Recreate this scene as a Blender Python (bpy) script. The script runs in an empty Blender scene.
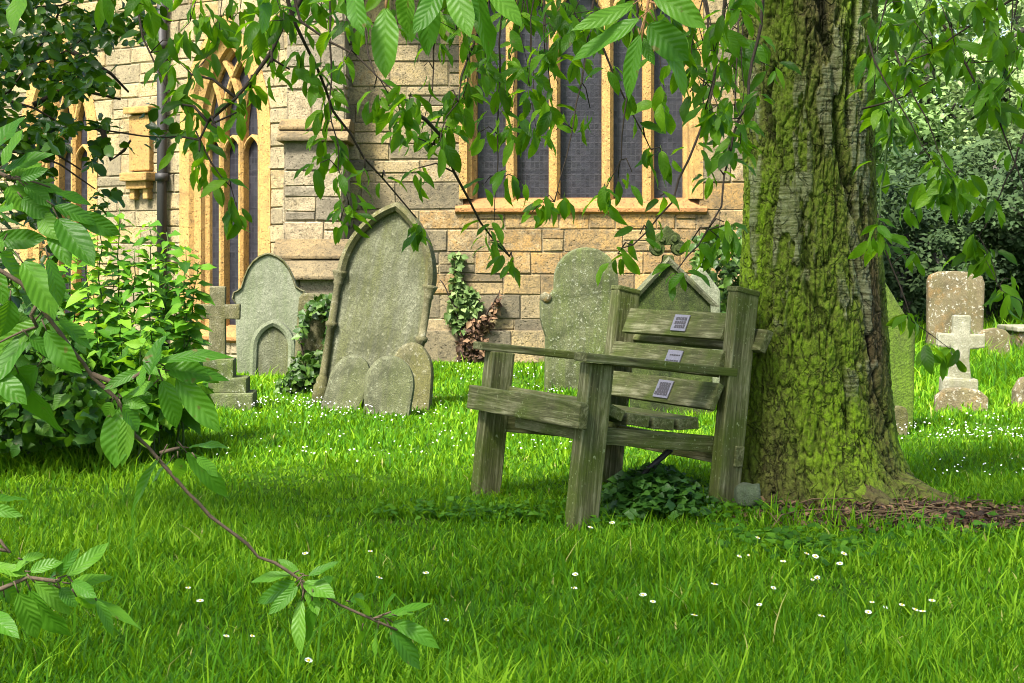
import bpy, bmesh, math, random
import numpy as np
from mathutils import Vector, Matrix, Euler
random.seed(11)
S = bpy.context.scene
COL = S.collection
F, CZ, HZ = 1700.0, 1.1, 260.0          # focal length in pixels, eye height, horizon row
R = math.radians

def P(px, py, d):
    return Vector(((px - 512) * d / F, d, CZ + (HZ - py) * d / F))

# ------------------------------------------------------------------ tagging
def tag(o, label=None, cat=None, group=None, kind=None):
    if label: o['label'] = label
    if cat: o['category'] = cat
    if group: o['group'] = group
    if kind: o['kind'] = kind
    return o

def empty(name, loc=(0, 0, 0), rot=(0, 0, 0)):
    o = bpy.data.objects.new(name, None)
    o.empty_display_size = 0.2
    COL.objects.link(o)
    o.location = loc
    o.rotation_euler = rot
    return o

# ------------------------------------------------------------------ noise
def _hash(ix, iy, iz):
    h = (ix.astype(np.int64) * 374761393 + iy.astype(np.int64) * 668265263 + iz.astype(np.int64) * 2147483647) & 0xFFFFFFFF
    h = ((h ^ (h >> 13)) * 1274126177) & 0xFFFFFFFF
    h = (h ^ (h >> 16)) & 0xFFFFFFFF
    return h / 4294967295.0

def vnoise(p):
    i = np.floor(p); f = p - i
    u = f * f * f * (f * (f * 6 - 15) + 10)
    i = i.astype(np.int64)
    r = 0
    for dx in (0, 1):
        wx = u[:, 0] if dx else 1 - u[:, 0]
        for dy in (0, 1):
            wy = u[:, 1] if dy else 1 - u[:, 1]
            for dz in (0, 1):
                wz = u[:, 2] if dz else 1 - u[:, 2]
                r = r + wx * wy * wz * _hash(i[:, 0] + dx, i[:, 1] + dy, i[:, 2] + dz)
    return r * 2 - 1

def fbm(p, octv=4, lac=2.03, gain=0.5):
    a, r, t = 1.0, 0, 0
    p = np.array(p, dtype=np.float64)
    for k in range(octv):
        r = r + a * vnoise(p + 17.3 * k); t += a
        p = p * lac; a *= gain
    return r / t

def sstep(a, b, x):
    t = np.clip((x - a) / (b - a), 0, 1)
    return t * t * (3 - 2 * t)

def ground_z(x, y):
    x = np.atleast_1d(np.asarray(x, float)); y = np.atleast_1d(np.asarray(y, float))
    z = 0.035 * fbm(np.stack([x * .35, y * .35, x * 0 + 3.1], 1), 3) + 0.012 * vnoise(np.stack([x * 1.7, y * 1.7, x * 0], 1))
    d2 = ((x - 1.42) ** 2 + (y - 7.55) ** 2)
    z = z + 0.07 * np.exp(-d2 / 0.8)
    return z

def gz(x, y): return float(ground_z(x, y)[0])

# ------------------------------------------------------------------ mesh building
def np_mesh(name, V, Q, mat=None, parent=None, attrs=None, smooth=True):
    me = bpy.data.meshes.new(name)
    V = np.asarray(V, np.float32); Q = np.asarray(Q, np.int32)
    k = Q.shape[1]
    me.vertices.add(len(V)); me.vertices.foreach_set('co', V.ravel())
    me.loops.add(Q.size); me.loops.foreach_set('vertex_index', Q.ravel())
    me.polygons.add(len(Q))
    me.polygons.foreach_set('loop_start', np.arange(0, Q.size, k, dtype=np.int32))
    try: me.polygons.foreach_set('loop_total', np.full(len(Q), k, np.int32))
    except Exception: pass
    me.update(calc_edges=True)
    me.polygons.foreach_set('use_smooth', np.full(len(Q), bool(smooth)))
    for an, av in (attrs or {}).items():
        a = me.attributes.new(an, 'FLOAT', 'POINT'); a.data.foreach_set('value', np.asarray(av, np.float32))
    o = bpy.data.objects.new(name, me); COL.objects.link(o)
    if mat: me.materials.append(mat)
    if parent: o.parent = parent
    return o

class MB:
    """collects simple shapes into one mesh"""
    def __init__(s): s.v = []; s.f = []; s.at = []; s.cur = 0.5
    def add(s, vs, fs):
        b = len(s.v); s.v += [tuple(v) for v in vs]; s.f += [tuple(i + b for i in f) for f in fs]; s.at += [s.cur] * len(vs)
        return s
    def box(s, c, h, M=None, jit=0):
        vs = []
        for dx in (-1, 1):
            for dy in (-1, 1):
                for dz in (-1, 1):
                    v = Vector((c[0] + dx * h[0], c[1] + dy * h[1], c[2] + dz * h[2]))
                    if jit: v += Vector((random.uniform(-jit, jit), random.uniform(-jit, jit), random.uniform(-jit, jit)))
                    vs.append(M @ v if M else v)
        return s.add(vs, [(0, 1, 3, 2), (4, 6, 7, 5), (0, 4, 5, 1), (2, 3, 7, 6), (0, 2, 6, 4), (1, 5, 7, 3)])
    def tube(s, pts, rad, n=7, cap=True):
        pts = [Vector(p) for p in pts]
        m = len(pts); rings = []
        up = Vector((0.13, 0.31, 0.94)).normalized()
        for i, p in enumerate(pts):
            t = (pts[min(i + 1, m - 1)] - pts[max(i - 1, 0)]).normalized()
            a = t.cross(up)
            if a.length < 1e-3: a = t.cross(Vector((1, 0, 0)))
            a.normalize(); b = t.cross(a)
            r = rad[i] if hasattr(rad, '__len__') else rad
            rings.append([p + a * (r * math.cos(2 * math.pi * k / n)) + b * (r * math.sin(2 * math.pi * k / n)) for k in range(n)])
        vs = [v for r_ in rings for v in r_]
        fs = []
        for i in range(m - 1):
            for k in range(n):
                fs.append((i * n + k, i * n + (k + 1) % n, (i + 1) * n + (k + 1) % n, (i + 1) * n + k))
        if cap:
            fs.append(tuple(range(n))); fs.append(tuple((m - 1) * n + k for k in reversed(range(n))))
        return s.add(vs, fs)
    def lathe(s, prof, c=(0, 0, 0), n=20):
        vs = []; fs = []
        for r, z in prof:
            for k in range(n):
                vs.append((c[0] + r * math.cos(2 * math.pi * k / n), c[1] + r * math.sin(2 * math.pi * k / n), c[2] + z))
        for i in range(len(prof) - 1):
            for k in range(n):
                fs.append((i * n + k, i * n + (k + 1) % n, (i + 1) * n + (k + 1) % n, (i + 1) * n + k))
        fs.append(tuple(reversed(range(n)))); fs.append(tuple((len(prof) - 1) * n + k for k in range(n)))
        return s.add(vs, fs)
    def prism(s, outl, y0, y1):
        n = len(outl)
        vs = [(x, y0, z) for x, z in outl] + [(x, y1, z) for x, z in outl]
        fs = [tuple(range(n)), tuple(reversed(range(n, 2 * n)))]
        for i in range(n):
            j = (i + 1) % n
            fs.append((i, i + n, j + n, j))
        return s.add(vs, fs)
    def loft(s, rows):
        n = len(rows[0]); vs = [v for r_ in rows for v in r_]; fs = []
        for i in range(len(rows) - 1):
            for k in range(n - 1):
                fs.append((i * n + k, i * n + k + 1, (i + 1) * n + k + 1, (i + 1) * n + k))
        return s.add(vs, fs)
    def build(s, name, mat=None, parent=None, bevel=0, seg=2, smooth=False, sub=0, rough=0, angle=30, M=None):
        me = bpy.data.meshes.new(name)
        me.from_pydata([tuple(v) for v in s.v], [], s.f)
        a = me.attributes.new('rnd', 'FLOAT', 'POINT'); a.data.foreach_set('value', np.asarray(s.at, np.float32))
        bm = bmesh.new(); bm.from_mesh(me)
        bmesh.ops.recalc_face_normals(bm, faces=bm.faces)
        if bevel:
            ed = [e for e in bm.edges if len(e.link_faces) == 2 and e.calc_face_angle(0) > R(angle)]
            bmesh.ops.bevel(bm, geom=ed, offset=bevel, segments=seg, profile=0.6, affect='EDGES', clamp_overlap=True)
        if sub:
            bmesh.ops.triangulate(bm, faces=[f for f in bm.faces if len(f.verts) > 4])
            for _ in range(sub):
                bmesh.ops.subdivide_edges(bm, edges=[e for e in bm.edges if e.calc_length() > 0.05], cuts=1, use_grid_fill=True)
        if rough:
            co = np.array([v.co[:] for v in bm.verts])
            n1 = fbm(co * 9 + random.random() * 50, 3)
            bm.normal_update()
            for v, q in zip(bm.verts, n1): v.co += v.normal * float(q) * rough
        if M is not None: bm.transform(M)
        for f in bm.faces: f.smooth = smooth
        bm.to_mesh(me); bm.free()
        o = bpy.data.objects.new(name, me); COL.objects.link(o)
        if mat: me.materials.append(mat)
        if parent: o.parent = parent
        return o

# ------------------------------------------------------------------ materials
class NT:
    def __init__(s, name):
        s.m = bpy.data.materials.new(name); s.m.use_nodes = True
        s.t = s.m.node_tree; s.t.nodes.clear()
        s.out = s.t.nodes.new('ShaderNodeOutputMaterial')
        s._obj = None
    def n(s, typ, ins=None, **kw):
        nd = s.t.nodes.new('ShaderNode' + typ)
        for k, v in kw.items(): setattr(nd, k, v)
        for k, v in (ins or {}).items():
            sk = nd.inputs[k]
            if isinstance(v, bpy.types.NodeSocket): s.t.links.new(v, sk)
            elif isinstance(v, (tuple, list)) and len(v) == 3 and sk.type == 'RGBA': sk.default_value = (*v, 1)
            else: sk.default_value = v
        return nd
    def obj(s, scale=(1, 1, 1), world=False):
        if world: c = s.n('NewGeometry').outputs['Position']
        else: c = s.n('TexCoord').outputs['Object']
        return s.n('Mapping', {'Vector': c, 'Scale': scale}).outputs['Vector']
    def noise(s, vec, scale, detail=5, rough=.6, dist=0):
        return s.n('TexNoise', {'Vector': vec, 'Scale': scale, 'Detail': detail, 'Roughness': rough, 'Distortion': dist}).outputs['Fac']
    def ramp(s, fac, stops, interp='LINEAR'):
        nd = s.n('ValToRGB', {'Fac': fac}); cr = nd.color_ramp; cr.interpolation = interp
        while len(cr.elements) < len(stops): cr.elements.new(0.5)
        for e, (p, c) in zip(cr.elements, stops):
            e.position = p; e.color = (*c, 1) if not isinstance(c, (int, float)) else (c, c, c, 1)
        return nd.outputs['Color']
    def mix(s, f, a, b, mode='MIX'):
        nd = s.n('Mix', data_type='RGBA', blend_type=mode)
        for i, v in ((0, f), (6, a), (7, b)):
            sk = nd.inputs[i]
            if isinstance(v, bpy.types.NodeSocket): s.t.links.new(v, sk)
            elif i == 0: sk.default_value = v
            else: sk.default_value = (*v, 1) if not isinstance(v, (int, float)) else (v, v, v, 1)
        return nd.outputs[2]
    def math(s, op, a, b=0.0, clamp=False):
        nd = s.n('Math', operation=op, use_clamp=clamp)
        for i, v in ((0, a), (1, b)):
            if isinstance(v, bpy.types.NodeSocket): s.t.links.new(v, nd.inputs[i])
            else: nd.inputs[i].default_value = v
        return nd.outputs[0]
    def attr(s, name): return s.n('Attribute', attribute_name=name).outputs['Fac']
    def bump(s, h, st=.5, dist=.01, nrm=None):
        i = {'Height': h, 'Strength': st, 'Distance': dist}
        if nrm is not None: i['Normal'] = nrm
        return s.n('Bump', i).outputs['Normal']
    def bsdf(s, col, rough=.8, nrm=None, spec=.3, metal=0):
        i = {'Base Color': col, 'Roughness': rough, 'Specular IOR Level': spec, 'Metallic': metal}
        if nrm is not None: i['Normal'] = nrm
        return s.n('BsdfPrincipled', i).outputs['BSDF']
    def done(s, sh):
        s.t.links.new(sh, s.out.inputs['Surface']); return s.m

def leaf_mat(name, dark, mid, light, trans, tf=.35, rough=.45, vein=True, spec=.4, veins=8.0, vs=1.0, straw=None):
    t = NT(name)
    r = t.attr('rnd'); u = t.attr('lu'); v = t.attr('lv')
    c = t.ramp(r, [(0.0, dark), (.5, mid), (.93, light), (1.0, straw or light)])
    au = t.math('ABSOLUTE', u)
    nrm = None
    c2 = c
    if vein:
        ph = t.math('MULTIPLY', t.math('SUBTRACT', v, t.math('MULTIPLY', au, .22)), veins * 2 * math.pi)
        sv = t.math('SINE', ph)
        line = t.math('GREATER_THAN', sv, .86)
        rib = t.math('LESS_THAN', au, .07)
        vm = t.math('MAXIMUM', t.math('MULTIPLY', line, .45), rib)
        c2 = t.mix(t.math('MULTIPLY', vm, .55 * vs), c, t.mix(.5, c, light))
        nrm = t.bump(t.math('SUBTRACT', t.math('MULTIPLY', sv, -.5), t.math('MULTIPLY', rib, 1.0)), .5 * vs, .003)
    blot = t.noise(t.obj((1, 1, 1)), 35, 3)
    c2 = t.mix(t.math('MULTIPLY', blot, .35), c2, dark)
    if vein:
        sp = t.ramp(t.noise(t.obj((1, 1, 1)), 55, 2, .4), [(.70, 0), (.74, .8)])
        c2 = t.mix(sp, c2, (.10, .075, .02))
    p = t.bsdf(c2, rough, nrm, spec)
    ti = {'Color': t.mix(.6, c2, trans)}
    if nrm is not None: ti['Normal'] = nrm
    tr = t.n('BsdfTranslucent', ti).outputs['BSDF']
    mx = t.n('MixShader', {'Fac': tf, 1: p, 2: tr}).outputs[0]
    return t.done(mx)

def stone_mat(name, base, dark, algae, lichen, af=.5, lf=.3, sc=1.0, orange=None):
    t = NT(name); w = t.obj()
    n1 = t.noise(w, 3.0 * sc, 6, .65); n2 = t.noise(w, 22 * sc, 5, .7); n3 = t.noise(w, 90 * sc, 3, .6)
    c = t.mix(t.ramp(n1, [(.38, 0), (.6, 1)]), dark, base)
    blot = t.noise(w, 1.7 * sc, 7, .75, .8)
    c = t.mix(t.math('MULTIPLY', t.ramp(blot, [(.5, 0), (.66, 1)]), .55), c, [x * .55 for x in dark])
    streak = t.noise(t.obj((5, 5, .7)), 2.2, 5, .65)
    c = t.mix(t.math('MULTIPLY', t.ramp(streak, [(.42, 0), (.62, 1)]), af), c, algae)
    c = t.mix(t.math('MULTIPLY', t.ramp(n2, [(.57, 0), (.66, 1)]), lf), c, lichen)
    sp = t.n('TexVoronoi', {'Vector': w, 'Scale': 26 * sc, 'Randomness': 1}).outputs['Distance']
    spn = t.noise(w, 5.5 * sc, 3)
    spots = t.math('MULTIPLY', t.math('LESS_THAN', sp, .24), t.ramp(spn, [(.5, 0), (.6, 1)]))
    c = t.mix(t.math('MULTIPLY', spots, lf), c, lichen)
    if orange:
        on = t.noise(w, 4.1 * sc, 5)
        c = t.mix(t.ramp(on, [(.56, 0), (.66, .8)]), c, orange)
    c = t.mix(t.math('MULTIPLY', t.ramp(n3, [(.42, 0), (.62, 1)]), .6), c, [x * .7 for x in dark])
    h = t.math('ADD', t.math('MULTIPLY', n2, .8), t.math('MULTIPLY', n3, .4))
    return t.done(t.bsdf(c, .92, t.bump(h, .8, .012), .15))

def block_mat(name, stops, stain, grime=.5, warm=None):
    t = NT(name); w = t.obj(world=True)
    r = t.attr('rnd')
    n1 = t.noise(w, 1.3, 5, .6); n2 = t.noise(w, 14, 6, .7); n3 = t.noise(w, 60, 4, .65)
    rr = t.math('ADD', r, t.math('MULTIPLY', t.math('SUBTRACT', n2, .5), .8), True)
    c = t.ramp(rr, stops)
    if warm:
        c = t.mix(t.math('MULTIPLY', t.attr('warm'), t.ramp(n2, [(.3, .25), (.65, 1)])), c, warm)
    c = t.mix(t.math('MULTIPLY', t.ramp(n1, [(.45, 0), (.7, 1)]), grime), c, stain)
    c = t.mix(t.math('MULTIPLY', t.ramp(n3, [(.45, 0), (.68, 1)]), .7), c, stain)
    n4 = t.noise(w, 5, 6, .75, .6)
    c = t.mix(t.math('MULTIPLY', t.ramp(n4, [(.5, 0), (.62, 1)]), .5), c, [x * .75 for x in stain])
    pits = t.ramp(t.noise(w, 38, 3, .5), [(.28, 1), (.4, 0)])
    c = t.mix(t.math('MULTIPLY', pits, .45), c, [x * .3 for x in stain])
    h = t.math('SUBTRACT', t.math('ADD', n2, t.math('MULTIPLY', n3, .5)), pits)
    return t.done(t.bsdf(c, .95, t.bump(h, .7, .02), .1))

def wood_mat(ax):
    t = NT('weathered_wood')
    def sc(a, b): return tuple(b if i == ax else a for i in range(3)); g = t.attr('rnd')
    w = t.obj(sc(34, 2.2)); w0 = t.obj()
    gr = t.noise(w, 1.0, 7, .7, 1.5); fine = t.noise(t.obj(sc(140, 6)), 1.0, 4, .7, .6)
    al = t.noise(w0, 4.5, 5, .65); sp = t.noise(w0, 70, 3, .6)
    c = t.ramp(gr, [(.3, (.022, .022, .009)), (.5, (.105, .106, .048)), (.68, (.27, .265, .155))])
    c = t.mix(t.math('MULTIPLY', t.ramp(al, [(.4, 0), (.62, 1)]), .8), c, (.060, .088, .008))
    c = t.mix(t.math('MULTIPLY', t.ramp(fine, [(.5, 0), (.72, 1)]), .6), c, (.03, .03, .01))
    li = t.math('MULTIPLY', t.ramp(sp, [(.62, 0), (.68, 1)]), t.ramp(t.noise(w0, 7, 3), [(.45, 0), (.6, .75)]))
    c = t.mix(li, c, (.27, .31, .17))
    h = t.math('ADD', gr, t.math('MULTIPLY', fine, .8))
    return t.done(t.bsdf(c, .88, t.bump(h, .8, .006), .2))

def plain(name, col, rough=.6, spec=.3, metal=0, nscale=0, var=.4):
    t = NT(name)
    c = col; nm = None
    if nscale:
        n = t.noise(t.obj(), nscale, 5, .65)
        c = t.mix(n, [x * (1 - var) for x in col], [min(1, x * (1 + var)) for x in col]); nm = t.bump(n, .4, .005)
    return t.done(t.bsdf(c, rough, nm, spec, metal))

M = {}
M['cherry_leaf'] = leaf_mat('cherry_leaf', (.008, .034, .002), (.052, .155, .005), (.16, .32, .012), (.34, .64, .008), .52, .5, spec=.25, vs=.35)
M['near_leaf'] = leaf_mat('near_leaf', (.03, .105, .006), (.06, .175, .010), (.11, .25, .02), (.22, .48, .012), .36, .45, spec=.25, vs=.5)
M['dark_leaf'] = leaf_mat('dark_leaf', (.008, .028, .002), (.018, .06, .003), (.06, .14, .006), (.12, .28, .006), .25, .36, spec=.32, vein=False)
M['shrub_leaf'] = leaf_mat('shrub_leaf', (.012, .055, .003), (.06, .185, .007), (.18, .36, .022), (.28, .55, .012), .40, .6, spec=.2, vs=.4)
M['ivy_leaf'] = leaf_mat('ivy_leaf', (.012, .034, .004), (.03, .075, .008), (.08, .15, .02), (.08, .2, .01), .18, .45, spec=.3, vs=.4)
M['bramble_leaf'] = leaf_mat('bramble_leaf', (.008, .032, .003), (.03, .10, .005), (.09, .21, .014), (.16, .36, .01), .3, .5, spec=.25, vs=.4)
M['wall_ivy'] = leaf_mat('wall_ivy', (.05, .095, .02), (.11, .18, .05), (.22, .29, .11), (.2, .32, .06), .25, .6, spec=.2, vs=.3)
M['clover_leaf'] = leaf_mat('clover_leaf', (.018, .06, .008), (.03, .10, .01), (.06, .16, .015), (.1, .3, .01), .25, .5, vein=False)
M['tree_leaf_pale'] = leaf_mat('tree_leaf_pale', (.13, .23, .06), (.27, .42, .14), (.42, .58, .26), (.32, .5, .1), .38, .7, vein=False)
M['tree_leaf_grey'] = leaf_mat('tree_leaf_grey', (.11, .17, .055), (.23, .32, .12), (.38, .48, .22), (.28, .42, .09), .35, .8, vein=False)
M['tree_leaf_dark'] = leaf_mat('tree_leaf_dark', (.013, .032, .009), (.036, .075, .020), (.10, .16, .05), (.09, .16, .03), .25, .85, vein=False)
M['dead_leaf'] = leaf_mat('dead_leaf', (.022, .013, .007), (.085, .042, .02), (.25, .15, .075), (.15, .08, .02), .1, .8, vein=False)
M['grass'] = leaf_mat('grass_blade', (.012, .056, .002), (.068, .205, .004), (.25, .44, .016), (.34, .62, .006), .38, .6, vein=False, spec=.12, straw=(.42, .38, .13))
M['twig'] = plain('twig_bark', (.028, .019, .013), .8, .25, 0, 60)
M['near_twig'] = plain('near_twig_bark', (.085, .06, .04), .8, .25, 0, 130, .6)
M['green_twig'] = plain('green_twig', (.05, .09, .02), .7, .25, 0, 60)
M['red_twig'] = plain('red_twig', (.26, .13, .06), .7, .25, 0, 60)
M['bg_bark'] = plain('far_bark', (.06, .055, .045), .9, .2, 0, 8)
M['white_petal'] = plain('white_petal', (.82, .82, .80), .6, .2)
M['daisy_centre'] = plain('daisy_centre', (.75, .48, .03), .7, .2)
M['daisy_stem'] = plain('daisy_stem', (.06, .15, .02), .7, .2)
M['headstone_grey'] = stone_mat('headstone_grey', (0.155, 0.160, 0.105), (0.067, 0.071, 0.042), (0.088, 0.097, 0.025), (.33, .33, .23), .55, .3, 1)
M['headstone_olive'] = stone_mat('headstone_olive', (0.160, 0.147, 0.084), (0.059, 0.059, 0.027), (0.092, 0.092, 0.021), (.36, .35, .26), .65, .35, 1.3)
M['headstone_pale'] = stone_mat('headstone_pale', (0.210, 0.223, 0.155), (0.118, 0.130, 0.084), (0.109, 0.143, 0.059), (.42, .43, .33), .5, .2, 1)
M['headstone_lichen'] = stone_mat('headstone_lichen', (0.134, 0.143, 0.076), (0.046, 0.055, 0.024), (0.105, 0.143, 0.029), (.40, .42, .32), .55, .55, 1.6)
M['headstone_rust'] = stone_mat('headstone_rust', (0.185, 0.168, 0.097), (0.080, 0.080, 0.050), (0.109, 0.109, 0.034), (.40, .38, .28), .4, .55, 1.2, orange=(.33, .16, .015))
M['headstone_green'] = stone_mat('headstone_green', (.085, .12, .022), (.03, .048, .012), (.09, .16, .012), (.14, .19, .05), .8, .25, 1.2)
M['headstone_footdark'] = stone_mat('headstone_footdark', (0.134, 0.139, 0.084), (0.055, 0.059, 0.034), (0.084, 0.101, 0.029), (.28, .30, .2), .5, .4, 1.6)
M['headstone_dark'] = stone_mat('headstone_dark', (.055, .07, .022), (.016, .022, .010), (.055, .085, .012), (.13, .17, .06), .6, .3, 1.4)
M['headstone_white'] = stone_mat('headstone_white', (.33, .32, .24), (.17, .165, .11), (.17, .18, .07), (.50, .49, .40), .4, .5, 1.4)
M['headstone_brown'] = stone_mat('headstone_brown', (.20, .165, .095), (.09, .075, .042), (.13, .125, .04), (.58, .57, .48), .4, .8, 1.1, orange=(.24, .15, .055))
M['rock'] = stone_mat('mossy_rock', (.16, .19, .13), (.07, .085, .05), (.07, .11, .04), (.25, .29, .2), .5, .3, 3)
M['wood'] = [wood_mat(0), wood_mat(1), wood_mat(2)]
M['iron'] = plain('dark_iron', (.018, .017, .016), .6, .4, 0, 40)
M['plaque'] = plain('plaque_metal', (.22, .21, .25), .6, .4, .35, 90, .35)
M['plaque_ink'] = plain('plaque_engraving', (.07, .065, .075), .7, .2)
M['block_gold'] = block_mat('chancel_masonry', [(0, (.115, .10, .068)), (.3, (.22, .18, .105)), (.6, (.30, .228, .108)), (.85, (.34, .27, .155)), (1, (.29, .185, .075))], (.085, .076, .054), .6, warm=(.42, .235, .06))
M['block_cream'] = block_mat('nave_masonry', [(0, (.20, .17, .11)), (.4, (.33, .27, .155)), (.75, (.40, .32, .17)), (1, (.33, .23, .095))], (.13, .11, .075), .5)
M['block_grey'] = block_mat('buttress_masonry', [(0, (.17, .145, .105)), (.5, (.28, .24, .165)), (1, (.38, .30, .18))], (.11, .095, .065), .6)
M['rusty_sill'] = block_mat('rust_stained_stone', [(0, (.30, .14, .05)), (.5, (.45, .22, .075)), (1, (.52, .33, .14))], (.16, .10, .05), .5)
M['block_cap'] = block_mat('weathering_stone', [(0, (.12, .10, .06)), (.5, (.17, .135, .075)), (1, (.22, .155, .07))], (.07, .06, .04), .7)
M['dressed'] = block_mat('dressed_stone', [(0, (.32, .195, .065)), (.5, (.42, .255, .08)), (1, (.47, .31, .12))], (.20, .135, .065), .35)
M['mortar'] = block_mat('lime_mortar', [(0, (.17, .145, .09)), (1, (.24, .20, .12))], (.12, .095, .06), .5)
M['roof'] = plain('stone_slates', (.2, .17, .13), .9, .2, 0, 6)

def glass_mat():
    t = NT('leaded_glass')
    w = t.obj(world=False)
    sep = t.n('SeparateXYZ', {'Vector': w})
    uv = t.n('CombineXYZ', {'X': sep.outputs['X'], 'Y': sep.outputs['Z'], 'Z': 0.0}).outputs[0]
    br = t.n('TexBrick', {'Vector': uv, 'Color1': (.014, .014, .018), 'Color2': (.032, .032, .039), 'Mortar': (.036, .036, .041), 'Scale': 1.0,
             'Mortar Size': .005, 'Brick Width': .05, 'Row Height': .07, 'Bias': 0.0}, offset=0.0)
    n = t.noise(w, 3, 4); n2 = t.noise(w, 25, 3)
    pn = t.n('TexVoronoi', {'Vector': uv, 'Scale': 5.5}).outputs['Color']
    c = t.mix(.25, br.outputs['Color'], t.mix(.85, pn, (.3, .3, .4)), 'MULTIPLY')
    c = t.mix(t.ramp(n, [(.4, 0), (.65, .7)]), c, (.012, .012, .017))
    bars = t.math('GREATER_THAN', t.math('SINE', t.math('MULTIPLY', sep.outputs['Z'], 16.0)), .975)
    c = t.mix(bars, c, (.015, .015, .02))
    return t.done(t.bsdf(c, .38, t.bump(t.math('ADD', t.math('MULTIPLY', n2, 2.0), br.outputs['Fac']), .25, .01), .4))
M['glass'] = glass_mat()

def soil_mat():
    t = NT('lawn_soil'); w = t.obj(world=True)
    n = t.noise(w, 9, 6, .7); n2 = t.noise(w, .5, 4)
    c = t.ramp(n, [(.3, (.022, .04, .006)), (.5, (.035, .085, .008)), (.7, (.06, .13, .012))])
    c = t.mix(t.ramp(n2, [(.5, 0), (.75, .35)]), c, (.05, .045, .018))
    return t.done(t.bsdf(c, .95, t.bump(n, .8, .03), 0.0))
M['soil'] = soil_mat()
M['bare_soil'] = plain('bare_soil', (.028, .019, .010), .95, .1, 0, 25, .6)

def bark_mat():
    t = NT('cherry_bark'); w = t.obj()
    cav = t.attr('cav'); plate = t.attr('plate'); moss = t.attr('moss')
    n = t.noise(w, 40, 6, .7); n2 = t.noise(w, 150, 4, .65)
    ln = t.noise(t.obj((9, 9, 95)), 1.0, 4, .65)
    rough_c = t.mix(n, (.03, .022, .010), (.13, .10, .045))
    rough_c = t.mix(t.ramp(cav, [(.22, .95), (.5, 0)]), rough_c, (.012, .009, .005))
    plate_c = t.ramp(ln, [(.36, (.04, .036, .016)), (.48, (.14, .138, .075)), (.66, (.27, .275, .175))])
    c = t.mix(t.math('MULTIPLY', plate, .9), rough_c, plate_c)
    mc = t.mix(n2, (.055, .12, .004), (.24, .38, .010))
    mf = t.math('MULTIPLY', t.math('MULTIPLY', moss, .95), t.ramp(n, [(.3, .2), (.52, 1)]))
    c = t.mix(mf, c, mc)
    wob = t.n('VectorMath', {0: t.obj((17, 17, 7.5)), 1: t.n('VectorMath', {0: t.n('TexNoise', {'Vector': w, 'Scale': 9.0, 'Detail': 4}).outputs['Color'], 1: (2.6, 2.6, 2.6)}, operation='MULTIPLY').outputs[0]}, operation='ADD').outputs[0]
    ed = t.n('TexVoronoi', {'Vector': wob, 'Scale': 1.0}, feature='DISTANCE_TO_EDGE').outputs['Distance']
    crack = t.ramp(ed, [(.0, 1), (.11, 0)])
    crack = t.math('MULTIPLY', crack, t.ramp(t.noise(w, 7, 3), [(.38, .1), (.55, 1)]))
    c = t.mix(t.math('MULTIPLY', crack, .62), c, (.014, .012, .005))
    n = t.math('SUBTRACT', n, t.math('MULTIPLY', crack, 1.1))
    h = t.math('ADD', t.math('MULTIPLY', n, .8), t.math('ADD', t.math('MULTIPLY', n2, .45), t.math('MULTIPLY', t.math('MULTIPLY', plate, ln), .5)))
    return t.done(t.bsdf(c, .9, t.bump(h, .9, .010), .2))
M['bark'] = bark_mat()

# ------------------------------------------------------------------ leaves
PROF = {
    'cherry': ([-.22, 0, .07, .18, .32, .48, .63, .77, .88, .95, 1.0], [.022, .03, .42, .74, .93, 1.0, .93, .70, .38, .15, .01]),
    'oval': ([-.12, 0, .14, .35, .6, .82, .95, 1.0], [.03, .05, .6, .95, 1.0, .72, .32, .02]),
    'heart': ([-.2, 0, .08, .25, .5, .75, 1.0], [.02, .35, .8, 1.0, .78, .4, .01]),
    'low': ([-.2, 0, .25, .6, 1.0], [.03, .1, .85, .85, .02]),
    'tiny': ([0, .45, 1.0], [.15, 1.0, .05]),
}

def norm(a): return a / np.maximum(np.linalg.norm(a, axis=1, keepdims=True), 1e-9)

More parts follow.
